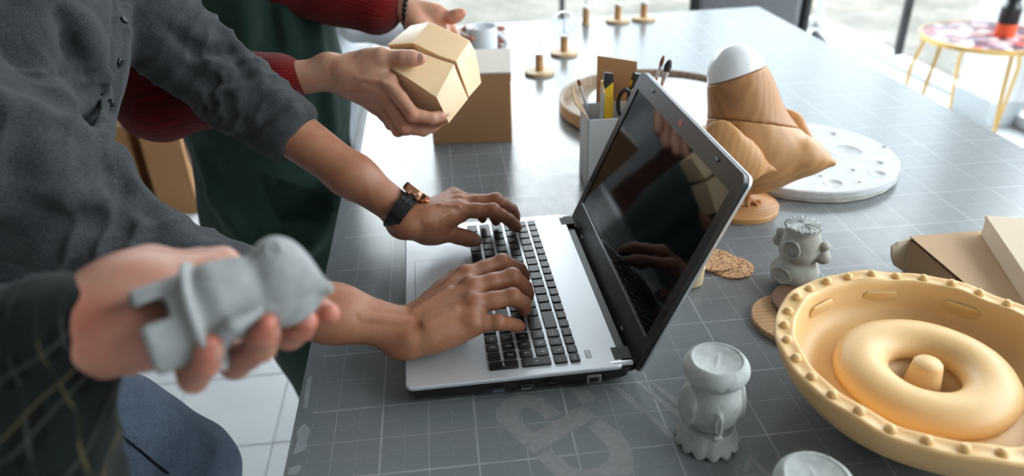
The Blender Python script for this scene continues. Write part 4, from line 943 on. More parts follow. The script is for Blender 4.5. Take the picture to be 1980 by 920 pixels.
# cabinet and cardboard boxes beyond the people at the left
cab = empty('wooden_cabinet', 'dark reddish wooden cabinet beyond the cardboard boxes', 'cabinet', (-1.75, 3.2, FLOOR))
MB().box((-0.8, -0.25, 0), (0.8, 0.25, 1.5), bev=0.004).build('body', 'cabinet_red', cab, None)
for k in range(3): MB().box((-0.78+k*0.525, -0.27, 0.06), (-0.27+k*0.525, -0.25, 1.46), bev=0.003).build('door', 'cabinet_red', cab, None)
for k in range(3): MB().tube([(-0.34+k*0.525, -0.29, 0.8), (-0.34+k*0.525, -0.29, 0.92)], 0.006, 8).build('handle', 'steel', cab)
def carton(label, base, w, d, h, rz, flaps):
    t = empty('cardboard_carton', label, 'box', base, rz, 'cardboard cartons on the floor')
    for lo, hi in (((-w/2, -d/2, 0), (w/2, -d/2+0.005, h)), ((-w/2, d/2-0.005, 0), (w/2, d/2, h)), ((-w/2, -d/2, 0), (-w/2+0.005, d/2, h)), ((w/2-0.005, -d/2, 0), (w/2, d/2, h))): MB().box(lo, hi).build('wall', 'card_inside', t, None)
    MB().box((-w/2, -d/2, 0), (w/2, d/2, 0.005)).build('bottom', 'card_inside', t, None)
    for side, ln, tilt in flaps:
        if side == 'l': M = Matrix.Translation((-w/2, 0, h)) @ Matrix.Rotation(-tilt, 4, 'Y'); MB().box((-0.002, -d/2, 0), (0.002, d/2, ln), M).build('flap', 'card_kraft', t, None)
        if side == 'b': M = Matrix.Translation((0, d/2, h)) @ Matrix.Rotation(-tilt, 4, 'X'); MB().box((-w/2, -0.002, 0), (w/2, 0.002, ln), M).build('flap', 'card_kraft', t, None)
        if side == 'f': M = Matrix.Translation((0, -d/2, h)) @ Matrix.Rotation(tilt, 4, 'X'); MB().box((-w/2, -0.002, 0), (w/2, 0.002, ln), M).build('flap', 'card_kraft', t, None)
    return t
c0 = at(350, 416, FLOOR)
carton('tall brown cardboard carton on the floor beside the green apron', (c0[0], c0[1]+0.16, FLOOR), 0.165, 0.30, 0.37, -0.05, (('f', 0.02, -0.35), ('b', 0.05, 0.4), ('l', 0.10, 0.15)))
carton('brown cardboard carton with upright open flaps behind the grey shirt', (c0[0]-0.26, c0[1]+0.20, FLOOR), 0.20, 0.30, 0.40, 0.10, (('l', 0.12, 0.4), ('b', 0.12, 0.2), ('f', 0.08, 0.1)))

# ================================================================== hands
FR = [(0.0108, 0.0094, 0.0082, 0.0068), (0.0110, 0.0096, 0.0084, 0.0070), (0.0104, 0.0090, 0.0078, 0.0066), (0.0092, 0.0078, 0.0068, 0.0058)]
def hand(sd, W, F, T, n, sc=1.0, wr=0.027, wt=0.60, fore=None, tendon=True, palm_k=0.014):
    """W wrist, F four fingers [mcp, pip, dip, tip], T thumb [cmc, mcp, ip, tip], n out of the back of the hand, fore the forearm axis point"""
    W = np.asarray(W, float); F = [[np.asarray(p, float) for p in f] for f in F]; n = nrm(n)
    T = None if T is None else [np.asarray(p, float) for p in T]
    mid = (F[1][0]+F[2][0])/2; d = nrm(mid-W); acr = F[0][0]-F[3][0]; acr = nrm(acr-d*(acr@d)); nn = np.cross(acr, d); nn = nn if nn@n > 0 else -nn
    if fore is not None:
        for a, b, ra, rb in fore: sd.cone(a, b, ra, rb, 0.02, nv=nn, sc=1.18)
    sd.cone(W-d*0.012, W+d*0.016, wr*sc, wr*sc*0.98, 0.016, nv=nn, sc=1.0/wt*0.85)
    for i in range(4):                                    # metacarpals
        c = W+d*0.012+acr*(0.017-0.0113*i)*sc; sd.cone(c, F[i][0]-nn*0.0035, 0.0145*sc, (0.0125, 0.0128, 0.012, 0.0112)[i]*sc, palm_k)
    for i in range(3):
        c = W+d*0.02+acr*(0.012-0.0113*i)*sc; sd.cone(c-nn*0.004, (F[i][0]+F[i+1][0])/2-nn*0.005-d*0.004, 0.014*sc, 0.0105*sc, palm_k)
    # heel of the hand on the little finger side
    sd.cone(W+d*0.014-acr*0.014*sc-nn*0.008, W*0.35+F[3][0]*0.65-nn*0.010, 0.0135*sc, 0.0118*sc, 0.014)
    if T is not None:
        sd.cone(W+d*0.012+acr*0.010*sc-nn*0.006, T[1], 0.0150*sc, 0.0125*sc, 0.016); sd.cone(T[0], T[1], 0.0155*sc, 0.0125*sc, 0.014)
        sd.cone((T[0]+T[1])/2, W*0.3+F[0][0]*0.7-nn*0.005, 0.0105*sc, 0.0095*sc, 0.018)          # thumb web
        sd.chain([T[1], T[2], T[2]*0.45+T[3]*0.55, T[3]], [0.0118*sc, 0.0104*sc, 0.0105*sc, 0.0078*sc], 0.006, 0.005)
    for i in range(4):
        r = [x*sc for x in FR[i]]; f = F[i]
        pts = [f[0], f[0]*0.5+f[1]*0.5, f[1], f[1]*0.5+f[2]*0.5, f[2], f[2]*0.4+f[3]*0.6, f[3]]
        rad = [r[0], r[0]*0.92, r[1]*1.02, r[1]*0.92, r[2]*1.02, r[2]*1.0, r[3]]
        sd.chain(pts, rad, 0.004, 0.0038)
        b = nrm(f[1]-f[0]); kn = nn-b*(nn@b); sd.ell(f[0]+nn*0.0035*sc, (0.0092*sc,)*3, None, 0.007)                 # knuckle
        m = nrm(nrm(f[1]-f[0])-nrm(f[2]-f[1])+nn*0.05); sd.ell(f[1]+m*0.0022*sc, (r[1]*0.86,)*3, None, 0.005)
        if tendon: sd.cone(W+d*0.018+acr*(0.008-0.006*i)*sc+nn*0.0115*sc, f[0]+nn*0.0085*sc-d*0.006, 0.0022, 0.0030, 0.006)
    return d, acr, nn
def tone(v, spots, base=0.0):
    t = np.full(len(v), base)
    for p, r, a in spots: t = np.maximum(t, a*np.exp(-((v-np.asarray(p))**2).sum(1)/(r*r)))
    return np.clip(t, 0, 1)
def knuckle_creases(v, N, F, nn, amp=0.0005):
    for f in F:
        for a, b, c, s in ((f[0], f[1], f[2], 0.007), (f[1], f[2], f[3], 0.0055)):
            ax = nrm(nrm(c-b)+nrm(b-a)); q = v-b; t = q@ax; r2 = (q*q).sum(1)
            up = nrm(nrm(b-a)-nrm(c-b)+nn*0.3); w = np.exp(-r2/(2*(s*1.5)**2))*np.clip(N@up, 0, 1)
            v = v-N*(amp*w*(0.5+0.5*np.cos(t*2*math.pi/0.0026)))[:, None]
    return v
def nail(parent, tip, dip, nrmv, w, ln, lift, loc):
    tip, dip = np.asarray(tip, float), np.asarray(dip, float); d = nrm(tip-dip); n = nrm(np.asarray(nrmv)-d*(np.asarray(nrmv)@d)); s = np.cross(d, n)
    b = MB(); rows = []
    for i in range(8):
        u = i/7; row = []
        for j in range(9):
            t = (j-4)/4; ww = w*(0.86+0.14*math.sin(math.pi*min(1, u*1.1)))*math.sqrt(max(0.0, 1-max(0, (u-0.72)/0.28)**2*0.55)); c0_ = -0.25*abs(t)**3*ln*(1 if u < 0.2 else 0)
            p = tip+d*((u-0.62)*ln-0.0015+(0.0018*(1-t*t) if i == 7 else 0)+(0.0016*t*t if i == 0 else 0))+s*t*ww+n*(lift+0.0020*(1-u)-w*0.42*t*t-0.0006*u*u+(-0.0007 if i in (0,) else 0))
            row.append(b.bm.verts.new(V(p)))
        rows.append(row)
    for A, B in zip(rows, rows[1:]):
        for j in range(8): b.bm.faces.new((A[j], A[j+1], B[j+1], B[j]))
    bmesh.ops.solidify(b.bm, geom=b.bm.faces[:], thickness=0.0006)
    return b.build('fingernail', 'nail', parent, 1.0, loc)

# ================================================================== person in the grey shirt
BASE1 = np.array([-0.42, 0.24, FLOOR])
p1_ = empty('person', 'man in a grey flannel shirt with rolled sleeves typing on the laptop', 'person', BASE1)
# right hand (near the camera)
RW = at(806, 640, 0.0600)
RF = [[at(902, 533, .081), at(970, 508, .083), at(1004, 522, .060), at(1014, 538, .0425)],
      [at(913, 556, .084), at(990, 536, .085), at(1014, 556, .061), at(1020, 574, .0425)],
      [at(916, 588, .080), at(990, 574, .081), at(1012, 586, .058), at(1014, 601, .0425)],
      [at(913, 626, .068), at(962, 623, .068), at(986, 626, .056), at(1006, 631, .0430)]]
RT_ = [at(838, 590, .058), at(885, 545, .055), at(925, 528, .047), at(955, 522, .042)]
RE = np.array([-0.165, 0.065, 0.148]); RC = RW+(RE-RW)*0.52
sd1 = SD(np.minimum(RW, RE)-[0.005, 0.08, 0.14], np.array([0.26, 0.22, 0.20]), 0.0014)
hd = hand(sd1, RW, RF, RT_, (0, -0.25, 1), 1.11, fore=[(RW, RW+(RE-RW)*0.35, 0.0235, 0.0320), (RW+(RE-RW)*0.35, RE, 0.0320, 0.0400)])
sd1.ell(RW+hd[2]*0.012-hd[0]*0.012-hd[1]*0.016, (0.009, 0.008, 0.007), None, 0.010)                            # wrist bone
for a, b in (((800, 603), (868, 560)), ((822, 628), (880, 600)), ((700, 612), (790, 622))):
    sd1.ridge([a, b], 0.0018, 0.008, 0.0016)
v1, q1 = sd1.verts(2); N1 = normals(v1, q1); v1 = knuckle_creases(v1, N1, RF, hd[2], 0.0004)
t1 = tone(v1, [(f[1], 0.010, 0.55) for f in RF]+[(f[3], 0.010, 0.6) for f in RF]+[(f[0], 0.012, 0.4) for f in RF])
# left hand (far side)
LWr = at(802, 427, 0.083)
LF = [[at(888, 407, .089), at(953, 407, .088), at(984, 425, .061), at(1000, 440, .0425)],
      [at(890, 394, .089), at(958, 387, .089), at(989, 405, .061), at(997, 423, .0425)],
      [at(886, 385, .084), at(948, 392, .078), at(957, 412, .055), at(959, 428, .0420)],
      [at(878, 379, .078), at(920, 392, .070), at(930, 410, .054), at(933, 424, .0420)]]
LT = [at(822, 449, .066), at(848, 449, .060), at(889, 457, .053), at(921, 465, .045)]
LC = ay(560, 252, .355); LE = LWr+(LC-LWr)*1.42
sd2 = SD(np.array([-0.16, 0.22, 0.028]), np.array([0.27, 0.46, 0.30]), 0.0015)
hl = hand(sd2, LWr, LF, LT, (0, 0.05, 1), 1.05, fore=[(LWr, LWr+(LC-LWr)*0.5, 0.0235, 0.0310), (LWr+(LC-LWr)*0.5, LE, 0.0310, 0.0410)])
for a, b in (((800, 402), (850, 396)), ((850, 396), (886, 398)), ((820, 430), (872, 410)), ((838, 438), (856, 420))): sd2.ridge([a, b], 0.0018, 0.004, 0.0005)
v2, q2 = sd2.verts(2); N2 = normals(v2, q2); v2 = knuckle_creases(v2, N2, LF[:2]+[[LT[0], LT[1], LT[2], LT[3]]], hl[2])
t2 = tone(v2, [(f[1], 0.010, 0.5) for f in LF]+[(f[3], 0.010, 0.6) for f in LF]+[(LT[3], 0.012, 0.5), (LT[2], 0.01, 0.4)])
# hidden core that joins both arms through the shoulders
RS, LS = np.array([-0.40, 0.09, 0.42]), np.array([-0.33, 0.44, 0.43])
sd3 = SD((-0.60, -0.02, -0.25), (-0.08, 0.56, 0.56), 0.010)
sd3.chain([RE, RS], [0.036, 0.038], 0.01, 0.01).chain([LE, LS], [0.036, 0.038], 0.01, 0.01).chain([RS, LS], [0.038, 0.038], 0.01, 0.02)
sd3.chain([(-0.38, 0.26, 0.38), (-0.46, 0.25, 0.12), (-0.50, 0.24, -0.12)], [0.09, 0.085, 0.09], 0.05, 0.06)
v3, q3 = sd3.verts(2)
me = np_mesh([(v1, q1), (v2, q2), (v3, q3)], 'skin_tan', {'tone': ('FLOAT', [t1, t2, np.zeros(len(v3))])}); body1 = link('body', me, p1_, -BASE1)
nail(body1, LT[3], LT[2], at(918, 462, .1)-LT[3]+(CAM-LT[3])*0.12+np.array([0, -.02, .04]), 0.0068, 0.0135, 0.0092, None)
nail(body1, LF[0][3], LF[0][2], (0.7, -0.25, 0.6), 0.0052, 0.011, 0.0072, None); nail(body1, LF[1][3], LF[1][2], (0.8, 0.0, 0.6), 0.0052, 0.011, 0.0074, None)
for f in RF[:3]: nail(body1, f[3], f[2], (0.9, -0.1, 0.15), 0.0054, 0.0105, 0.0076, None)

# shirt
def wrinkle(v, N, amp=0.004, sc=18, seed=3):
    w = vnoise(v*np.array([1, 1, 1.6])+0.03*vnoise(v, 9, seed+5)[:, None], sc, seed); w2 = vnoise(v, sc*2.7, seed+1)
    return v+N*(amp*(1-np.abs(w)*1.6)+amp*0.35*w2)[:, None]
ss = SD((-0.66, -0.06, -0.28), (0.02, 0.60, 0.61), 0.0040)
ss.chain([(-0.365, 0.27, 0.46), (-0.365, 0.27, 0.36), (-0.43, 0.26, 0.22), (-0.48, 0.25, 0.06), (-0.50, 0.24, -0.12)], [0.12, 0.125, 0.125, 0.122, 0.128], 0.06, 0.0, (1, 0, 0), 1.0)
ss.cone((-0.39, 0.13, 0.43), (-0.37, 0.40, 0.44), 0.082, 0.082, 0.05)
# right sleeve with elbow, rolled up below the elbow
ss.chain([RS+[0.01, 0.0, -0.02], RS*0.45+RE*0.55+[-0.015, 0, 0.02], RE+[-0.012, 0, 0.012], RE+(RW-RE)*0.22, RE+(RW-RE)*0.40], [0.078, 0.066, 0.056, 0.047, 0.044], 0.03, 0.03)
ss.chain([LS+[0.0, -0.01, 0], LS*0.4+LE*0.6, LE, LC+(LE-LC)*0.3], [0.070, 0.056, 0.051, 0.047], 0.03, 0.03)
ld = nrm(LWr-LC)
ss.cyl(LC+(LE-LC)*0.18, ld, 0.0475, 0.0445, 0.034, 0.012, 0.010); ss.cyl(LC-ld*0.004, ld, 0.0455, 0.0435, 0.012, 0.004, 0.004)
rd_ = nrm(RW-RE); ss.cyl(RE+(RW-RE)*0.40, rd_, 0.048, 0.046, 0.030, 0.012, 0.010)
for pth in ([(-20, 200), (70, 235), (150, 265), (215, 310), (262, 372)], [(-10, 372), (70, 378), (140, 380), (205, 395)], [(0, 300), (80, 300), (150, 315)], [(0, 470), (90, 490), (180, 500), (270, 505)],
            [(300, 432), (340, 470), (400, 492)], [(60, 10), (75, 80), (70, 140)], [(100, 0), (160, 60), (190, 120)], [(20, 60), (50, 130), (110, 190), (160, 215)]):
    ss.ridge(pth, 0.009, 0.024, 0.002)
for pth in ([(283, 388), (296, 404), (300, 424)], [(215, 330), (235, 365), (240, 390)], [(120, 30), (140, 110)], [(60, 405), (150, 425), (230, 430)], [(440, 100), (470, 130), (485, 165)], [(395, 205), (450, 195), (500, 175)], [(420, 232), (470, 218), (520, 190)], [(455, 258), (505, 236), (545, 205)], [(360, 140), (400, 160), (450, 160)], [(330, 60), (380, 100), (430, 100)]):
    ss.ridge(pth, 0.006, 0.016, -0.001, '-')
for pth in ([(400, 190), (455, 180), (505, 160)], [(420, 218), (465, 206), (512, 180)], [(440, 246), (492, 228), (535, 196)], [(475, 282), (520, 258), (570, 215)], [(425, 50), (460, 90), (480, 130)]):
    ss.ridge(pth, 0.0062, 0.009, 0.002)
ss.ridge([(242, 2), (238, 60), (230, 120), (219, 180), (207, 230), (198, 262)], 0.0085, 0.004, 0.0045); ss.ridge([(224, 2), (220, 60), (213, 120), (204, 170), (190, 225)], 0.0055, 0.003, 0.001, '-')
ss.ridge([(100, 156), (130, 159), (165, 155), (208, 145)], 0.0060, 0.004, 0.002); ss.ridge([(100, 146), (130, 149), (165, 145), (206, 135)], 0.0055, 0.003, 0.001, '-'); ss.ridge([(208, 145), (205, 190), (196, 236)], 0.0050, 0.004, 0.002)
ss.D[:] = np.where(ss.D > 0.055, 0.06, ss.D)
shirt = None
def folds(v, N, a, b, t0, t1, amp, freq, R, tw=0.6, seed=1):      # cloth folds running round a limb from a to b
    d = nrm(b-a); L = np.linalg.norm(b-a); p = v-a; t = p@d; r = np.linalg.norm(p-t[:, None]*d, axis=1)
    x = nrm(np.cross(d, [0, 0, 1])); y = np.cross(d, x); an = np.arctan2(p@y, p@x)
    ph = t*freq+tw*np.sin(an+seed)+0.5*np.sin(2*an+seed*2)+1.3*vnoise(v, 13, seed); m = np.clip((t/L-t0)/0.12, 0, 1)*np.clip((t1-t/L)/0.08, 0, 1)*(r < R)*(0.45+0.55*np.clip(vnoise(v, 11, seed+7)*1.5+0.4, 0, 1))
    w = 1-np.abs(np.sin(math.pi*ph)); return v+N*(amp*(w**1.6-0.4)*m)[:, None]
v, q = ss.verts(2); N = normals(v, q); v = wrinkle(v, N, 0.0022, 22)
v = folds(v, N, LS, LE, 0.15, 1.15, 0.0060, 26, 0.085, 0.5, 3); v = folds(v, N, LE, LC, -0.2, 0.75, 0.0055, 42, 0.075, 0.5, 5)
v = folds(v, N, RE, RW, -0.3, 0.45, 0.0065, 24, 0.085, 0.5, 7); v = folds(v, N, RS, RE, 0.2, 1.1, 0.0075, 15, 0.10, 0.8, 9)
shirt = link('shirt', np_mesh([(v, q)], 'grey_flannel'), p1_, -BASE1)
def on(s, px, py, lift=0.002): p = s.hit(px, py); return None if p is None else p-nrm(p-CAM)*lift
def patch(s, outline_rows, name, mat, parent, th=0.0025, lift=0.0035, loc=None):   # cloth patch draped on the surface; rows of pixels
    b = MB(); rows = []
    for r in outline_rows:
        rows.append([b.bm.verts.new(V(on(s, x, y, lift))) for x, y in r])
    for A, B in zip(rows, rows[1:]):
        for j in range(len(A)-1): b.bm.faces.new((A[j], A[j+1], B[j+1], B[j]))
    bmesh.ops.solidify(b.bm, geom=b.bm.faces[:], thickness=th)
    return b.build(name, mat, parent, 1.0, loc)
def grid(p00, p10, p01, p11, nu=9, nv=9):
    P = lambda u, w: (p00[0]*(1-u)*(1-w)+p10[0]*u*(1-w)+p01[0]*(1-u)*w+p11[0]*u*w, p00[1]*(1-u)*(1-w)+p10[1]*u*(1-w)+p01[1]*(1-u)*w+p11[1]*u*w)
    return [[P(i/(nu-1), j/(nv-1)) for i in range(nu)] for j in range(nv)]
for px_, py_ in ((239, 40), (230, 120), (214, 200)):
    p = on(ss, px_, py_, 0.003)
    if p is None: continue
    nv_ = ss.grad(p); xx = nrm(np.cross(nv_, [0, 0, 1])); M = frame(p+nv_*0.002, xx, np.cross(nv_, xx), nv_); MB().lathe([(0, -0.004), (0.0048, -0.004), (0.0048, 0.0006), (0.004, 0.0012), (0, 0.0008)], 20, M=M).build('button', 'black_plastic', shirt)
# jeans: near thigh bent towards the table, lower leg to the floor
sj = SD((-0.75, 0.0, -0.92), (-0.08, 0.5, 0.0), 0.0075)
K = ay(365, 885, .200)+np.array([-0.01, 0, -0.030]); Hp = np.array([-0.50, 0.16, -0.085])
sj.chain([Hp, Hp*0.4+K*0.6, K], [0.118, 0.102, 0.076], 0.03, 0.0); sj.chain([K, (K[0]-0.06, K[1]+0.02, -0.55), (K[0]-0.10, K[1]+0.02, -0.84)], [0.068, 0.058, 0.050], 0.03, 0.02)
sj.cone((-0.50, 0.33, -0.13), (-0.46, 0.36, -0.50), 0.10, 0.075, 0.03); sj.cone((-0.46, 0.36, -0.50), (-0.50, 0.36, -0.84), 0.072, 0.052, 0.03); sj.cone(Hp, (-0.50, 0.33, -0.13), 0.11, 0.11, 0.05)
jeans = sd_obj('jeans', sj, 'denim', p1_, 2, lambda v, N: wrinkle(v, N, 0.003, 16, 8), loc=-BASE1)
try: patch(sj, [[(x-3, y), (x+3, y-3)] for x, y in ((148, 782), (180, 800), (210, 822), (240, 846), (270, 872), (300, 898), (326, 918))], 'side_seam', 'denim_seam', jeans, 0.003, 0.004)
except Exception as ex: print('seam', ex)
for x, y in ((K[0]-0.10, K[1]+0.02), (-0.50, 0.36)):
    s = SD((x-0.12, y-0.08, FLOOR-0.01), (x+0.26, y+0.08, FLOOR+0.16), 0.006); s.cone((x-0.03, y, FLOOR+0.045), (x+0.17, y, FLOOR+0.035), 0.042, 0.036, 0.01); s.cone((x, y, FLOOR+0.05), (x, y, FLOOR+0.12), 0.045, 0.048, 0.02); s.half((0, 0, FLOOR+0.001), (0, 0, -1)); sd_obj('shoe', s, 'black_matte', p1_, 2, loc=-BASE1)

# wristwatch on the left wrist
wd = nrm(LC-LWr); wc = LWr+wd*0.021
wn = nrm(nrm(np.array([0.45, 0.42, 0.80]))-wd*(nrm(np.array([0.45, 0.42, 0.80]))@wd)); ws = np.cross(wd, wn)
wat = empty('wristwatch', 'rose gold wristwatch with black link strap on the left wrist of the typing man', 'watch', wc)
aw, bw = 0.0350, 0.0290                               # strap ring radii: sideways, through the dial
lk = MB().box((-0.0105, -0.0047, -0.0016), (0.0105, 0.0047, 0.0016), bev=0.0009, seg=1).mesh('black_plastic', 0.5)
lk2 = MB().box((-0.0045, -0.0052, -0.0008), (0.0045, 0.0052, 0.0022), bev=0.0009, seg=1).mesh('black_plastic', 0.5)
NL = 20
for i in range(NL):
    a = 2*math.pi*i/NL
    if abs(math.atan2(math.sin(a), math.cos(a))) < 0.60: continue
    pos = wn*math.cos(a)*bw+ws*math.sin(a)*aw; rn = nrm(wn*math.cos(a)/bw+ws*math.sin(a)/aw); tn = np.cross(rn, wd)
    o = link('strap_link', lk, wat); o.matrix_local = frame(pos, wd, tn, rn); o = link('strap_link', lk2, wat); o.matrix_local = frame(pos, wd, tn, rn)
M = frame(wn*(bw+0.0005), wd, np.cross(wn, wd), wn)
MB().lathe([(0, -0.003), (0.0185, -0.003), (0.0200, -0.001), (0.0200, 0.005), (0.0190, 0.007), (0, 0.007)], 40, M=M).build('case', 'rose_gold', wat)
MB().lathe([(0.0165, 0.007), (0.0195, 0.007), (0.0192, 0.0086), (0.0172, 0.0094), (0.0165, 0.0086)], 40, M=M).build('bezel', 'rose_gold', wat)
MB().lathe([(0, 0.0072), (0.0168, 0.0072), (0.0168, 0.0092), (0.010, 0.0097), (0, 0.0098)], 40, M=M).build('dial_glass', 'screen_glass', wat)
for s_ in (-1, 1):
    for t_ in (-1, 1): MB().box((-0.0035+t_*0.0075, s_*0.0175-0.005, -0.004), (0.0035+t_*0.0075, s_*0.0175+0.006, 0.003), M, bev=0.001).build('lug', 'rose_gold', wat, 0.5)
MB().tube([M @ Vector((-0.0195, 0, 0.002)), M @ Vector((-0.0235, 0, 0.002))], 0.0028, 12).build('crown', 'rose_gold', wat)
MB().tube([M @ Vector((-0.0180, 0.008, 0.002)), M @ Vector((-0.0215, 0.0095, 0.002))], 0.0018, 10).build('pusher', 'rose_gold', wat); MB().tube([M @ Vector((-0.0180, -0.008, 0.002)), M @ Vector((-0.0215, -0.0095, 0.002))], 0.0018, 10).build('pusher', 'rose_gold', wat)

# ================================================================== person in the green apron
BASE2 = np.array([-0.24, 0.90, FLOOR])
p2_ = empty('person', 'person in a dark green apron and red knit sweater holding a wax mould', 'person', BASE2)
AD = 1.10
AW = ad(656, 142, AD)
AF = [[ad(752, 160, AD-0.025), ad(799, 222, AD-0.040), ad(836, 229, AD-0.035), ad(861, 223, AD-0.025)],
      [ad(744, 184, AD-0.010), ad(783, 245, AD-0.020), ad(818, 252, AD+0.000), ad(846, 240, AD+0.012)],
      [ad(735, 200, AD+0.010), ad(770, 251, AD+0.010), ad(800, 250, AD+0.035), ad(820, 232, AD+0.045)],
      [ad(728, 206, AD+0.028), ad(756, 240, AD+0.035), ad(780, 240, AD+0.055), ad(796, 226, AD+0.062)]]
AT = [ad(690, 122, AD-0.006), ad(738, 112, AD-0.026), ad(780, 112, AD-0.036), ad(813, 114, AD-0.038)]
AE = ad(312, 178, AD+0.04)
sda = SD(np.minimum(AE, AW)-[0.02, 0.07, 0.07], np.array([0.20, 0.54, 0.36]), 0.0019)
sda = SD(np.min([AE, AW], 0)-[-0.10, 0.10, 0.09], np.max([p for f in AF for p in f]+AT, 0)+[0.02, 0.06, 0.05], 0.0018)
nb = nrm((CAM-AW)+np.array([0, 0, -0.25])+0.0)
ha = hand(sda, AW, AF, AT, nb, 1.03, wr=0.0255, fore=[(AW, AW+(AE-AW)*0.4, 0.0240, 0.0285), (AW+(AE-AW)*0.4, AE, 0.0285, 0.0385)])
for a, b in (((690, 150), (740, 158)), ((700, 165), (742, 182)), ((740, 158), (760, 168))): sda.ridge([a, b], 0.0018, 0.005, 0.0005)
va, qa = sda.verts(2); va = knuckle_creases(va, normals(va, qa), AF[:2]+[AT], ha[2])
ta = tone(va, [(f[1], 0.012, 0.6) for f in AF]+[(f[3], 0.012, 0.7) for f in AF]+[(AT[3], 0.012, 0.4), (AF[0][0], 0.014, 0.4)])
# left hand beyond the mould
BW = ad(798, 22, 1.33)
BF = [[ad(868, 52, 1.36), ad(885, 80, 1.34), ad(890, 100, 1.32), ad(888, 115, 1.31)], [ad(855, 62, 1.34), ad(868, 95, 1.32), ad(872, 118, 1.30), ad(868, 132, 1.29)],
      [ad(840, 68, 1.32), ad(850, 100, 1.30), ad(852, 120, 1.28), ad(848, 132, 1.27)], [ad(825, 70, 1.30), ad(832, 98, 1.28), ad(832, 114, 1.27), ad(828, 124, 1.26)]]
BT = [ad(824, 22, 1.33), ad(848, 28, 1.325), ad(873, 34, 1.32), ad(893, 25, 1.315)]
BE = ad(560, -60, 1.32)
sdb = SD(np.min([p for f in BF for p in f]+[BW], 0)-[0.13, 0.05, 0.05], np.max([p for f in BF for p in f]+BT+[BW], 0)+[0.03, 0.05, 0.06], 0.0021)
hb = hand(sdb, BW, BF, BT, (0.1, 0.9, 0.4), 1.05, wr=0.0255, fore=[(BW, BW+(BE-BW)*0.5, 0.0250, 0.0300)], tendon=False)
vb, qb = sdb.verts(2); tb = tone(vb, [(f[3], 0.012, 0.5) for f in BF]+[(BT[3], 0.016, 0.9), (BT[2], 0.016, 0.7), (BF[2][0], 0.03, 0.4)])
S2R, S2L = np.array([-0.36, 0.66, 0.46]), np.array([-0.24, 1.05, 0.48])
sdc = SD((-0.60, 0.35, -0.30), (0.12, 1.25, 0.62), 0.012)
sdc.chain([AE, S2R], [0.04, 0.055], 0.01, 0.03).chain([AE, AW+(AE-AW)*0.35], [0.036, 0.026], 0.01, 0.01).chain([BE, S2L], [0.04, 0.055], 0.01, 0.03).chain([BE, BW+(BE-BW)*0.35], [0.034, 0.026], 0.01, 0.01).chain([S2R, S2L], [0.06, 0.06], 0.01, 0.04).chain([(-0.30, 0.86, 0.40), (-0.28, 0.86, 0.0), (-0.28, 0.86, -0.2)], [0.10, 0.10, 0.10], 0.04, 0.05)
vc, qc = sdc.verts(1)
body2 = link('body', np_mesh([(va, qa), (vb, qb), (vc, qc)], 'skin_fair', {'tone': ('FLOAT', [ta, tb, np.zeros(len(vc))])}), p2_, -BASE2)
nail(body2, AT[3], AT[2], nrm(CAM-AT[3])+np.array([0, 0, 0.55]), 0.0070, 0.0145, 0.0088, None); nail(body2, AF[0][3], AF[0][2], nrm(CAM-AF[0][3])+np.array([0.3, 0, 0.35]), 0.0055, 0.0115, 0.0066, None)
# sweater
sw = SD((-0.62, 0.28, -0.10), (0.16, 1.26, 0.66), 0.0065)
acd = nrm(AW-AE); AC = ad(530, 158, AD+0.012)
sw.chain([S2R, AE*0.7+S2R*0.3+[-0.01, 0, -0.01], AE+[-0.005, 0, -0.008], AE*0.5+AC*0.5, AC], [0.085, 0.070, 0.062, 0.054, 0.043], 0.03, 0.0)
sw.cone(AC, AC+acd*0.014, 0.0395, 0.0385, 0.006)
BC = ad(726, 12, 1.325); bcd = nrm(BW-BE)
sw.chain([S2L, BE+[0, 0, -0.01], BE*0.5+BC*0.5, BC], [0.085, 0.066, 0.058, 0.050], 0.03, 0.0); sw.cyl(BC+bcd*0.004, bcd, 0.0475, 0.042, 0.014, 0.006, 0.006)
sw.chain([S2R, S2L], [0.08, 0.08], 0.02, 0.04); sw.chain([(-0.28, 0.86, 0.48), (-0.26, 0.86, 0.12)], [0.14, 0.12], 0.04, 0.05)
v, q = sw.verts(2); N = normals(v, q); v = wrinkle(v, N, 0.0015, 20, 12)
ua = (v-AE)@acd; ub = (v-BE)@bcd; far = np.linalg.norm(v-BW, axis=1) < np.linalg.norm(v-AW, axis=1)
def angr(v, c, d):
    x = nrm(np.cross(d, [0, 0, 1])); y = np.cross(d, x); p = v-c; return np.arctan2(p@y, p@x)/(2*math.pi)*52
rib = np.where(far, angr(v, BE, bcd), angr(v, AE, acd)); rib = np.where(np.minimum(np.linalg.norm(v-AC, axis=1), np.linalg.norm(v-BC, axis=1)) < 0.075, rib, 0.25*np.sin(v[:, 2]*900))
sweater = link('sweater', np_mesh([(v, q)], 'red_wool', {'rib': ('FLOAT', [rib])}), p2_, -BASE2)
# apron
sa = SD((-0.52, 0.55, -0.70), (0.04, 1.16, 0.62), 0.0072)
sa.chain([(-0.205, 0.86, 0.60), (-0.200, 0.86, 0.35), (-0.215, 0.85, 0.10), (-0.215, 0.84, -0.15), (-0.15, 0.83, -0.45), (-0.13, 0.83, -0.66)], [0.142, 0.150, 0.157, 0.160, 0.145, 0.130], 0.05, 0.0)
for pth in ([(470, 0), (480, 60), (470, 110)], [(540, 20), (560, 90)], [(600, 30), (625, 150), (640, 250)], [(390, 300), (420, 380), (480, 450)], [(440, 420), (500, 500)], [(640, 400), (600, 470), (520, 480)], [(655, 280), (650, 340), (660, 390)]): sa.ridge(pth, 0.008, 0.03, 0.002)
for pth in ([(520, 0), (525, 100)], [(620, 200), (640, 330)]): sa.ridge(pth, 0.006, 0.03, -0.002, '-')
apron = sd_obj('apron', sa, 'green_twill', p2_, 2, lambda v, N: wrinkle(v*np.array([1, 1, 0.45]), N, 0.003, 14, 21)-v*np.array([1, 1, 0.45])+v, loc=-BASE2)
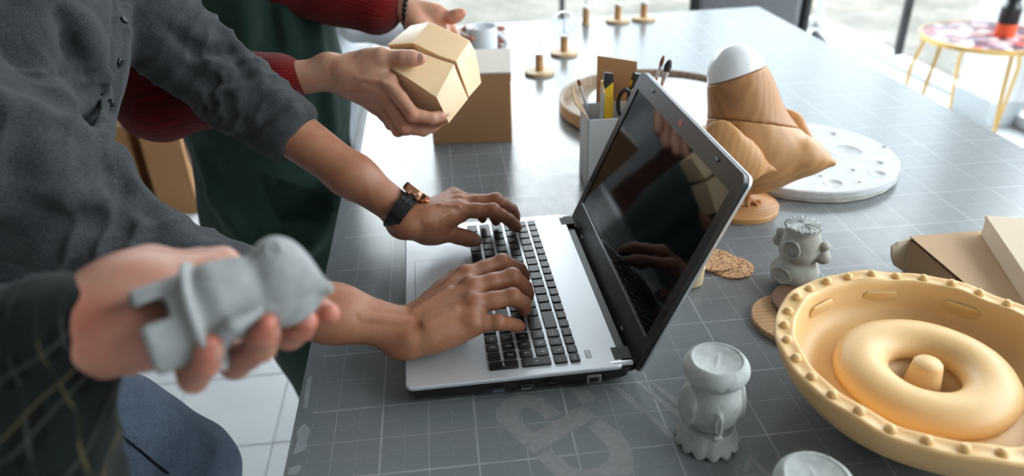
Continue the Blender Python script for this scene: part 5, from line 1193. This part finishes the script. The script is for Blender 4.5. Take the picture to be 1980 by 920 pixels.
try: patch(sa, grid((505, 335), (640, 380), (545, 428), (650, 430), 9, 7), 'pocket', 'green_twill', apron, 0.003, 0.007)
except Exception as ex: print('apron', ex)
for y in (0.74, 0.96):
    s = SD((-0.25, y-0.09, FLOOR-0.01), (0.15, y+0.09, FLOOR+0.35), 0.008); s.cone((-0.16, y, FLOOR+0.045), (0.04, y, FLOOR+0.035), 0.044, 0.038, 0.01); s.cone((-0.13, y, FLOOR+0.05), (-0.13, y, FLOOR+0.30), 0.045, 0.055, 0.02); s.half((0, 0, FLOOR+0.001), (0, 0, -1)); sd_obj('shoe', s, 'black_matte', p2_, 2, loc=-BASE2)

# bead bracelet
brc = empty('bead_bracelet', 'black bead bracelet on the far wrist of the aproned person', 'bracelet', BW+(BE-BW)*0.03)
bdm = MB().lathe([(0.0046*math.sin(math.pi*i/8), -0.0046*math.cos(math.pi*i/8)) for i in range(9)], 12).mesh('bead_black', 1.5)
bx_ = nrm(np.cross(bcd, [0, 0, 1])); by_ = np.cross(bcd, bx_)
for i in range(25):
    a = 2*math.pi*i/25; o = link('bead', bdm, brc); r_ = 0.0335; o.location = V(bx_*r_*math.cos(a)*1.0+by_*r_*math.sin(a)*0.98+bcd*0.007*math.sin(a))

# ================================================================== wax mould in two halves, held up
def block(name, label, near, far_, ddn, ddf, back):
    P = [ad(x, y, d) for x, y, d in near]+[ad(x, y, d) for x, y, d in far_]
    return P
wx = ad(850, 150, AD)
def solid(name, label, A, B, z0):
    """A, B: matching outlines of the two ends"""
    t = empty(name, label, 'mould', np.mean(A+B, 0)); off = np.mean(A+B, 0); n = len(A)
    pts = [p-off for p in A]+[p-off for p in B]
    fs = [tuple(range(n))[::-1], tuple(range(n, 2*n))]+[(i, (i+1) % n, n+(i+1) % n, n+i) for i in range(n)]
    b = MB().faces(pts, []); vs = list(b.bm.verts); b.bm.verts.ensure_lookup_table()
    bmesh.ops.triangulate(b.bm, faces=[b.bm.faces.new([vs[i] for i in f]) for f in fs])
    b.build('body', 'wax_cream', t, 0.35, bev=0.0012, seg=2); return t
D0 = AD-0.035
lowA = [ad(752, 128, D0+.010), ad(790, 152, D0-.004), ad(820, 172, D0-.006), ad(844, 188, D0-.008), ad(853, 206, D0-.003), ad(858, 218, D0+.000), ad(868, 238, D0+.006), ad(846, 248, D0+.050), ad(760, 180, D0+.075)]
lowB = [ad(752, 94, D0+.035), ad(800, 96, D0+.030), ad(846, 114, D0+.027), ad(878, 124, D0+.026), ad(886, 146, D0+.027), ad(893, 163, D0+.028), ad(905, 191, D0+.032), ad(880, 205, D0+.085), ad(790, 140, D0+.11)]
w1 = solid('wax_mould_half', 'lower half of the split cream wax mould gripped by the hand', lowA, lowB, 0); w1['group'] = 'halves of the cream wax mould'
upA = [ad(747, 87, D0+.036), ad(798, 83, D0+.031), ad(846, 106, D0+.029), ad(882, 119, D0+.028), ad(890, 141, D0+.030), ad(899, 165, D0+.033), ad(907, 188, D0+.036), ad(885, 200, D0+.09), ad(785, 130, D0+.115)]
upB = [ad(793, 49, D0+.075), ad(831, 42, D0+.070), ad(872, 60, D0+.068), ad(908, 77, D0+.066), ad(920, 100, D0+.068), ad(926, 130, D0+.071), ad(931, 160, D0+.074), ad(905, 172, D0+.12), ad(815, 92, D0+.15)]
w2 = solid('wax_mould_half', 'upper half of the split cream wax mould resting on the lower half', upA, upB, 0); w2['group'] = 'halves of the cream wax mould'

# ================================================================== person in white with the mug
BASE4 = np.array([-0.24, 1.64, FLOOR])
p4_ = empty('person', 'person in white with one hand round the white mug', 'person', BASE4)
MG = np.array([0.262, 1.335, 0.0])
s = SD((0.08, 1.25, 0.0), (0.36, 1.46, 0.12), 0.0026)
hw = MG+[-0.085, 0.060, 0.045]
for i in range(4):
    z = 0.078-0.017*i; pts = [MG+[0.052*math.cos(a), 0.050*math.sin(a), z+0.003] for a in (2.35, 1.75, 1.1, 0.45)]; pts[3] = pts[3]+np.array([0.012, 0.0, 0]); s.chain([hw*0.4+pts[0]*0.6, pts[0], pts[1], pts[2], pts[3]], [0.012, 0.0105, 0.0095, 0.0088, 0.007], 0.005, 0.004)
s.cone(hw, MG+[0.052*math.cos(2.4), 0.052*math.sin(2.4), 0.058], 0.024, 0.021, 0.02); s.chain([hw+[0.02, -0.02, 0.02], MG+[-0.052, 0.0, 0.072], MG+[-0.030, -0.040, 0.074]], [0.014, 0.0105, 0.008], 0.006, 0.008)
s.cone(hw+[-0.10, 0.05, 0.0], hw, 0.026, 0.024, 0.02)
va, qa = s.verts(2)
s = SD((-0.45, 1.25, -0.6), (0.12, 2.0, 0.4), 0.012); s.chain([hw+[-0.09, 0.05, 0.0], (-0.08, 1.50, 0.09), (-0.22, 1.62, 0.28)], [0.022, 0.03, 0.04], 0.02, 0.0); s.cone((-0.24, 1.64, 0.2), (-0.26, 1.66, -0.5), 0.08, 0.09, 0.05)
vc, qc = s.verts(1)
link('body', np_mesh([(va, qa), (vc, qc)], 'skin_pink', {'tone': ('FLOAT', [np.full(len(va), 0.35), np.zeros(len(vc))])}), p4_, -BASE4)
s = SD((-0.56, 1.25, -0.68), (0.20, 2.05, 0.50), 0.010)
s.chain([hw+[-0.035, 0.018, 0.002], hw+[-0.09, 0.05, 0.004], (-0.08, 1.50, 0.09), (-0.20, 1.62, 0.32)], [0.036, 0.040, 0.050, 0.072], 0.03, 0.0); s.chain([(-0.24, 1.64, 0.34), (-0.24, 1.64, 0.1), (-0.26, 1.66, -0.5)], [0.13, 0.14, 0.15], 0.05, 0.03)
sd_obj('white_shirt', s, 'white_cotton', p4_, 2, lambda v, N: wrinkle(v, N, 0.004, 14, 30), loc=-BASE4)

# ================================================================== person in the plaid shirt, palm up
PD = 0.43
BASE3 = np.array([-0.45, -0.30, FLOOR])
p3_ = empty('person', 'person in a dark plaid shirt holding out the grey cast on an open palm', 'person', BASE3)
PW = ad(165, 635, PD)
PF = [[ad(430, 520, PD+.060), ad(520, 560, PD+.066), ad(590, 596, PD+.055), ad(638, 606, PD+.040)],
      [ad(425, 575, PD+.040), ad(505, 640, PD+.046), ad(560, 648, PD+.030), ad(592, 622, PD+.012)],
      [ad(405, 630, PD+.020), ad(455, 700, PD+.022), ad(505, 672, PD-.004), ad(516, 628, PD-.020)],
      [ad(368, 672, PD+.000), ad(375, 728, PD-.006), ad(398, 704, PD-.026), ad(407, 664, PD-.034)]]
PT = [ad(210, 575, PD+.020), ad(290, 520, PD+.045), ad(390, 512, PD+.060), ad(450, 520, PD+.066)]
PE = ad(-330, 800, PD+.02)
sdp = SD(np.min([p for f in PF for p in f]+[PW], 0)-[0.05, 0.05, 0.05], np.max([p for f in PF for p in f]+PT+[PW], 0)+[0.03, 0.04, 0.04], 0.0014)
pnv = nrm(-(CAM-PW)*0.55+np.array([0, 0.0, -0.55]))
hp = hand(sdp, PW, PF, PT, pnv, 1.0, wr=0.029, wt=0.7, fore=[(PW, PW+(PE-PW)*0.3, 0.0260, 0.0300)], tendon=False)
sdp.ell(PW+hp[0]*0.035-hp[1]*0.018-hp[2]*0.012, (0.024, 0.017, 0.015), None, 0.02); sdp.ell(PW+hp[0]*0.028+hp[1]*0.018-hp[2]*0.012, (0.024, 0.017, 0.015), None, 0.02)
vp, qp = sdp.verts(2)
tp_ = tone(vp, [(f[3], 0.013, 0.9) for f in PF]+[(f[2], 0.012, 0.5) for f in PF]+[(PW-hp[1]*0.02+hp[0]*0.01-hp[2]*0.015, 0.020, 0.6), (PF[3][0], 0.02, 0.4)])
sdq = SD((-0.60, -0.42, -0.2), (-0.05, -0.15, 0.52), 0.012); sdq.chain([PW, PE, (-0.48, -0.30, 0.44)], [0.026, 0.036, 0.05], 0.02, 0.0); sdq.cone((-0.50, -0.30, 0.42), (-0.50, -0.30, -0.1), 0.08, 0.08, 0.05)
vq, qq = sdq.verts(1)
body3 = link('body', np_mesh([(vp, qp), (vq, qq)], 'skin_pink', {'tone': ('FLOAT', [tp_, np.zeros(len(vq))])}), p3_, -BASE3)
for f in PF[2:]: nail(body3, f[3], f[2], np.array([0.9, -0.15, 0.1]), 0.0052, 0.011, 0.0066, None)
PC = ad(118, 652, PD); pd_ = nrm(PW-PE)
sp_ = SD((-0.68, -0.48, -0.25), (PC+[0.03, 0, 0])[[0]].tolist()+[-0.12, 0.62], 0.0052)
sp_.chain([(-0.46, -0.30, 0.46), PE+[-0.01, 0, -0.02], PE*0.5+PC*0.5+np.array([0, 0, -0.012]), PC], [0.085, 0.066, 0.052, 0.0365], 0.03, 0.0)
sp_.cyl(PC-pd_*0.008, pd_, 0.037, 0.0335, 0.026, 0.004, 0.004)
sp_.chain([(-0.50, -0.30, 0.44), (-0.50, -0.30, 0.1), (-0.50, -0.30, -0.2)], [0.15, 0.16, 0.16], 0.05, 0.05)
sp_.chain([ad(-60, 740, PD), ad(60, 850, PD-0.01), ad(160, 960, PD-0.01)], [0.042, 0.034, 0.03], 0.03, 0.03)
v, q = sp_.verts(2); N = normals(v, q); v = wrinkle(v, N, 0.0022, 26, 40)
e1 = pd_; e2_ = nrm(np.cross(e1, [0, 1, 0.2])); e3 = np.cross(e1, e2_); uv = np.stack([(v-PC)@e1, (v-PC)@e2_, (v-PC)@e3], 1)
pshirt = link('plaid_shirt', np_mesh([(v, q)], 'dark_plaid', {'uvw': ('FLOAT_VECTOR', [uv])}), p3_, -BASE3)

# grey cast held on the palm
fg = empty('bird_cast', 'smooth grey bird cast with flanged base lying on the open palm', 'figurine', ad(440, 600, PD-0.01))
s = SD(ad(440, 600, PD)-[0.085, 0.06, 0.07], ad(440, 600, PD)+[0.085, 0.07, 0.07], 0.0011)
A0, A1 = ad(300, 652, PD-.030), ad(545, 566, PD+.004); axf = nrm(A1-A0); vdir = nrm(CAM-(A0+A1)/2); sdv = nrm(np.cross(axf, vdir)); vd2 = np.cross(sdv, axf)
up_ = sdv if sdv[2] > 0 else -sdv
mid_ = lambda px, py, dz=0.0: ad(px, py, PD-.012+dz)
s.cyl(mid_(345, 622, -.004), axf, 0.0245, 0.0255, 0.0195, 0.003, 0.002)
bR = np.stack([axf, up_, vd2])
s.box(mid_(290, 605, -.016), (0.0085, 0.0058, 0.022), bR, 0.001, 0.0, '-')
fc = mid_(396, 612, 0.0); s.cyl(fc, nrm(axf+vd2*0.30), 0.0325, 0.0325, 0.0020, 0.0008, 0.0015)
s.cyl(mid_(445, 577, .004), axf, 0.0245, 0.0215, 0.0165, 0.010, 0.004)
s.ell(mid_(546, 548, .016), (0.0195, 0.0195, 0.0195), None, 0.004); s.ell(mid_(532, 502, .014), (0.0135, 0.0145, 0.0135), None, 0.012)
s.cone(mid_(560, 556, .012), mid_(632, 557, .006), 0.0165, 0.0040, 0.014); s.ell(mid_(545, 582, .012), (0.018, 0.016, 0.012), None, 0.010)
s.cone(mid_(452, 628, -.022), mid_(500, 602, -.016), 0.0050, 0.0030, 0.004)
ec = s.hit(528, 480)
if ec is not None:
    nv_ = nrm(CAM-ec); s.cyl(ec, nv_, 0.0046, 0.0046, 0.0012, 0.0005, 0.001); s.cyl(ec+nv_*0.001, nv_, 0.0032, 0.0032, 0.0016, 0.0, 0.0004, '-'); s.ell(ec, (0.0018,)*3, None, 0.0005)
s.ridge([(528, 592), (570, 580), (610, 570), (640, 552)], 0.0010, 0.002, 0.0, '-')
sd_obj('cast_body', s, 'concrete_cast', fg, 2, loc=-ad(440, 600, PD-0.01))
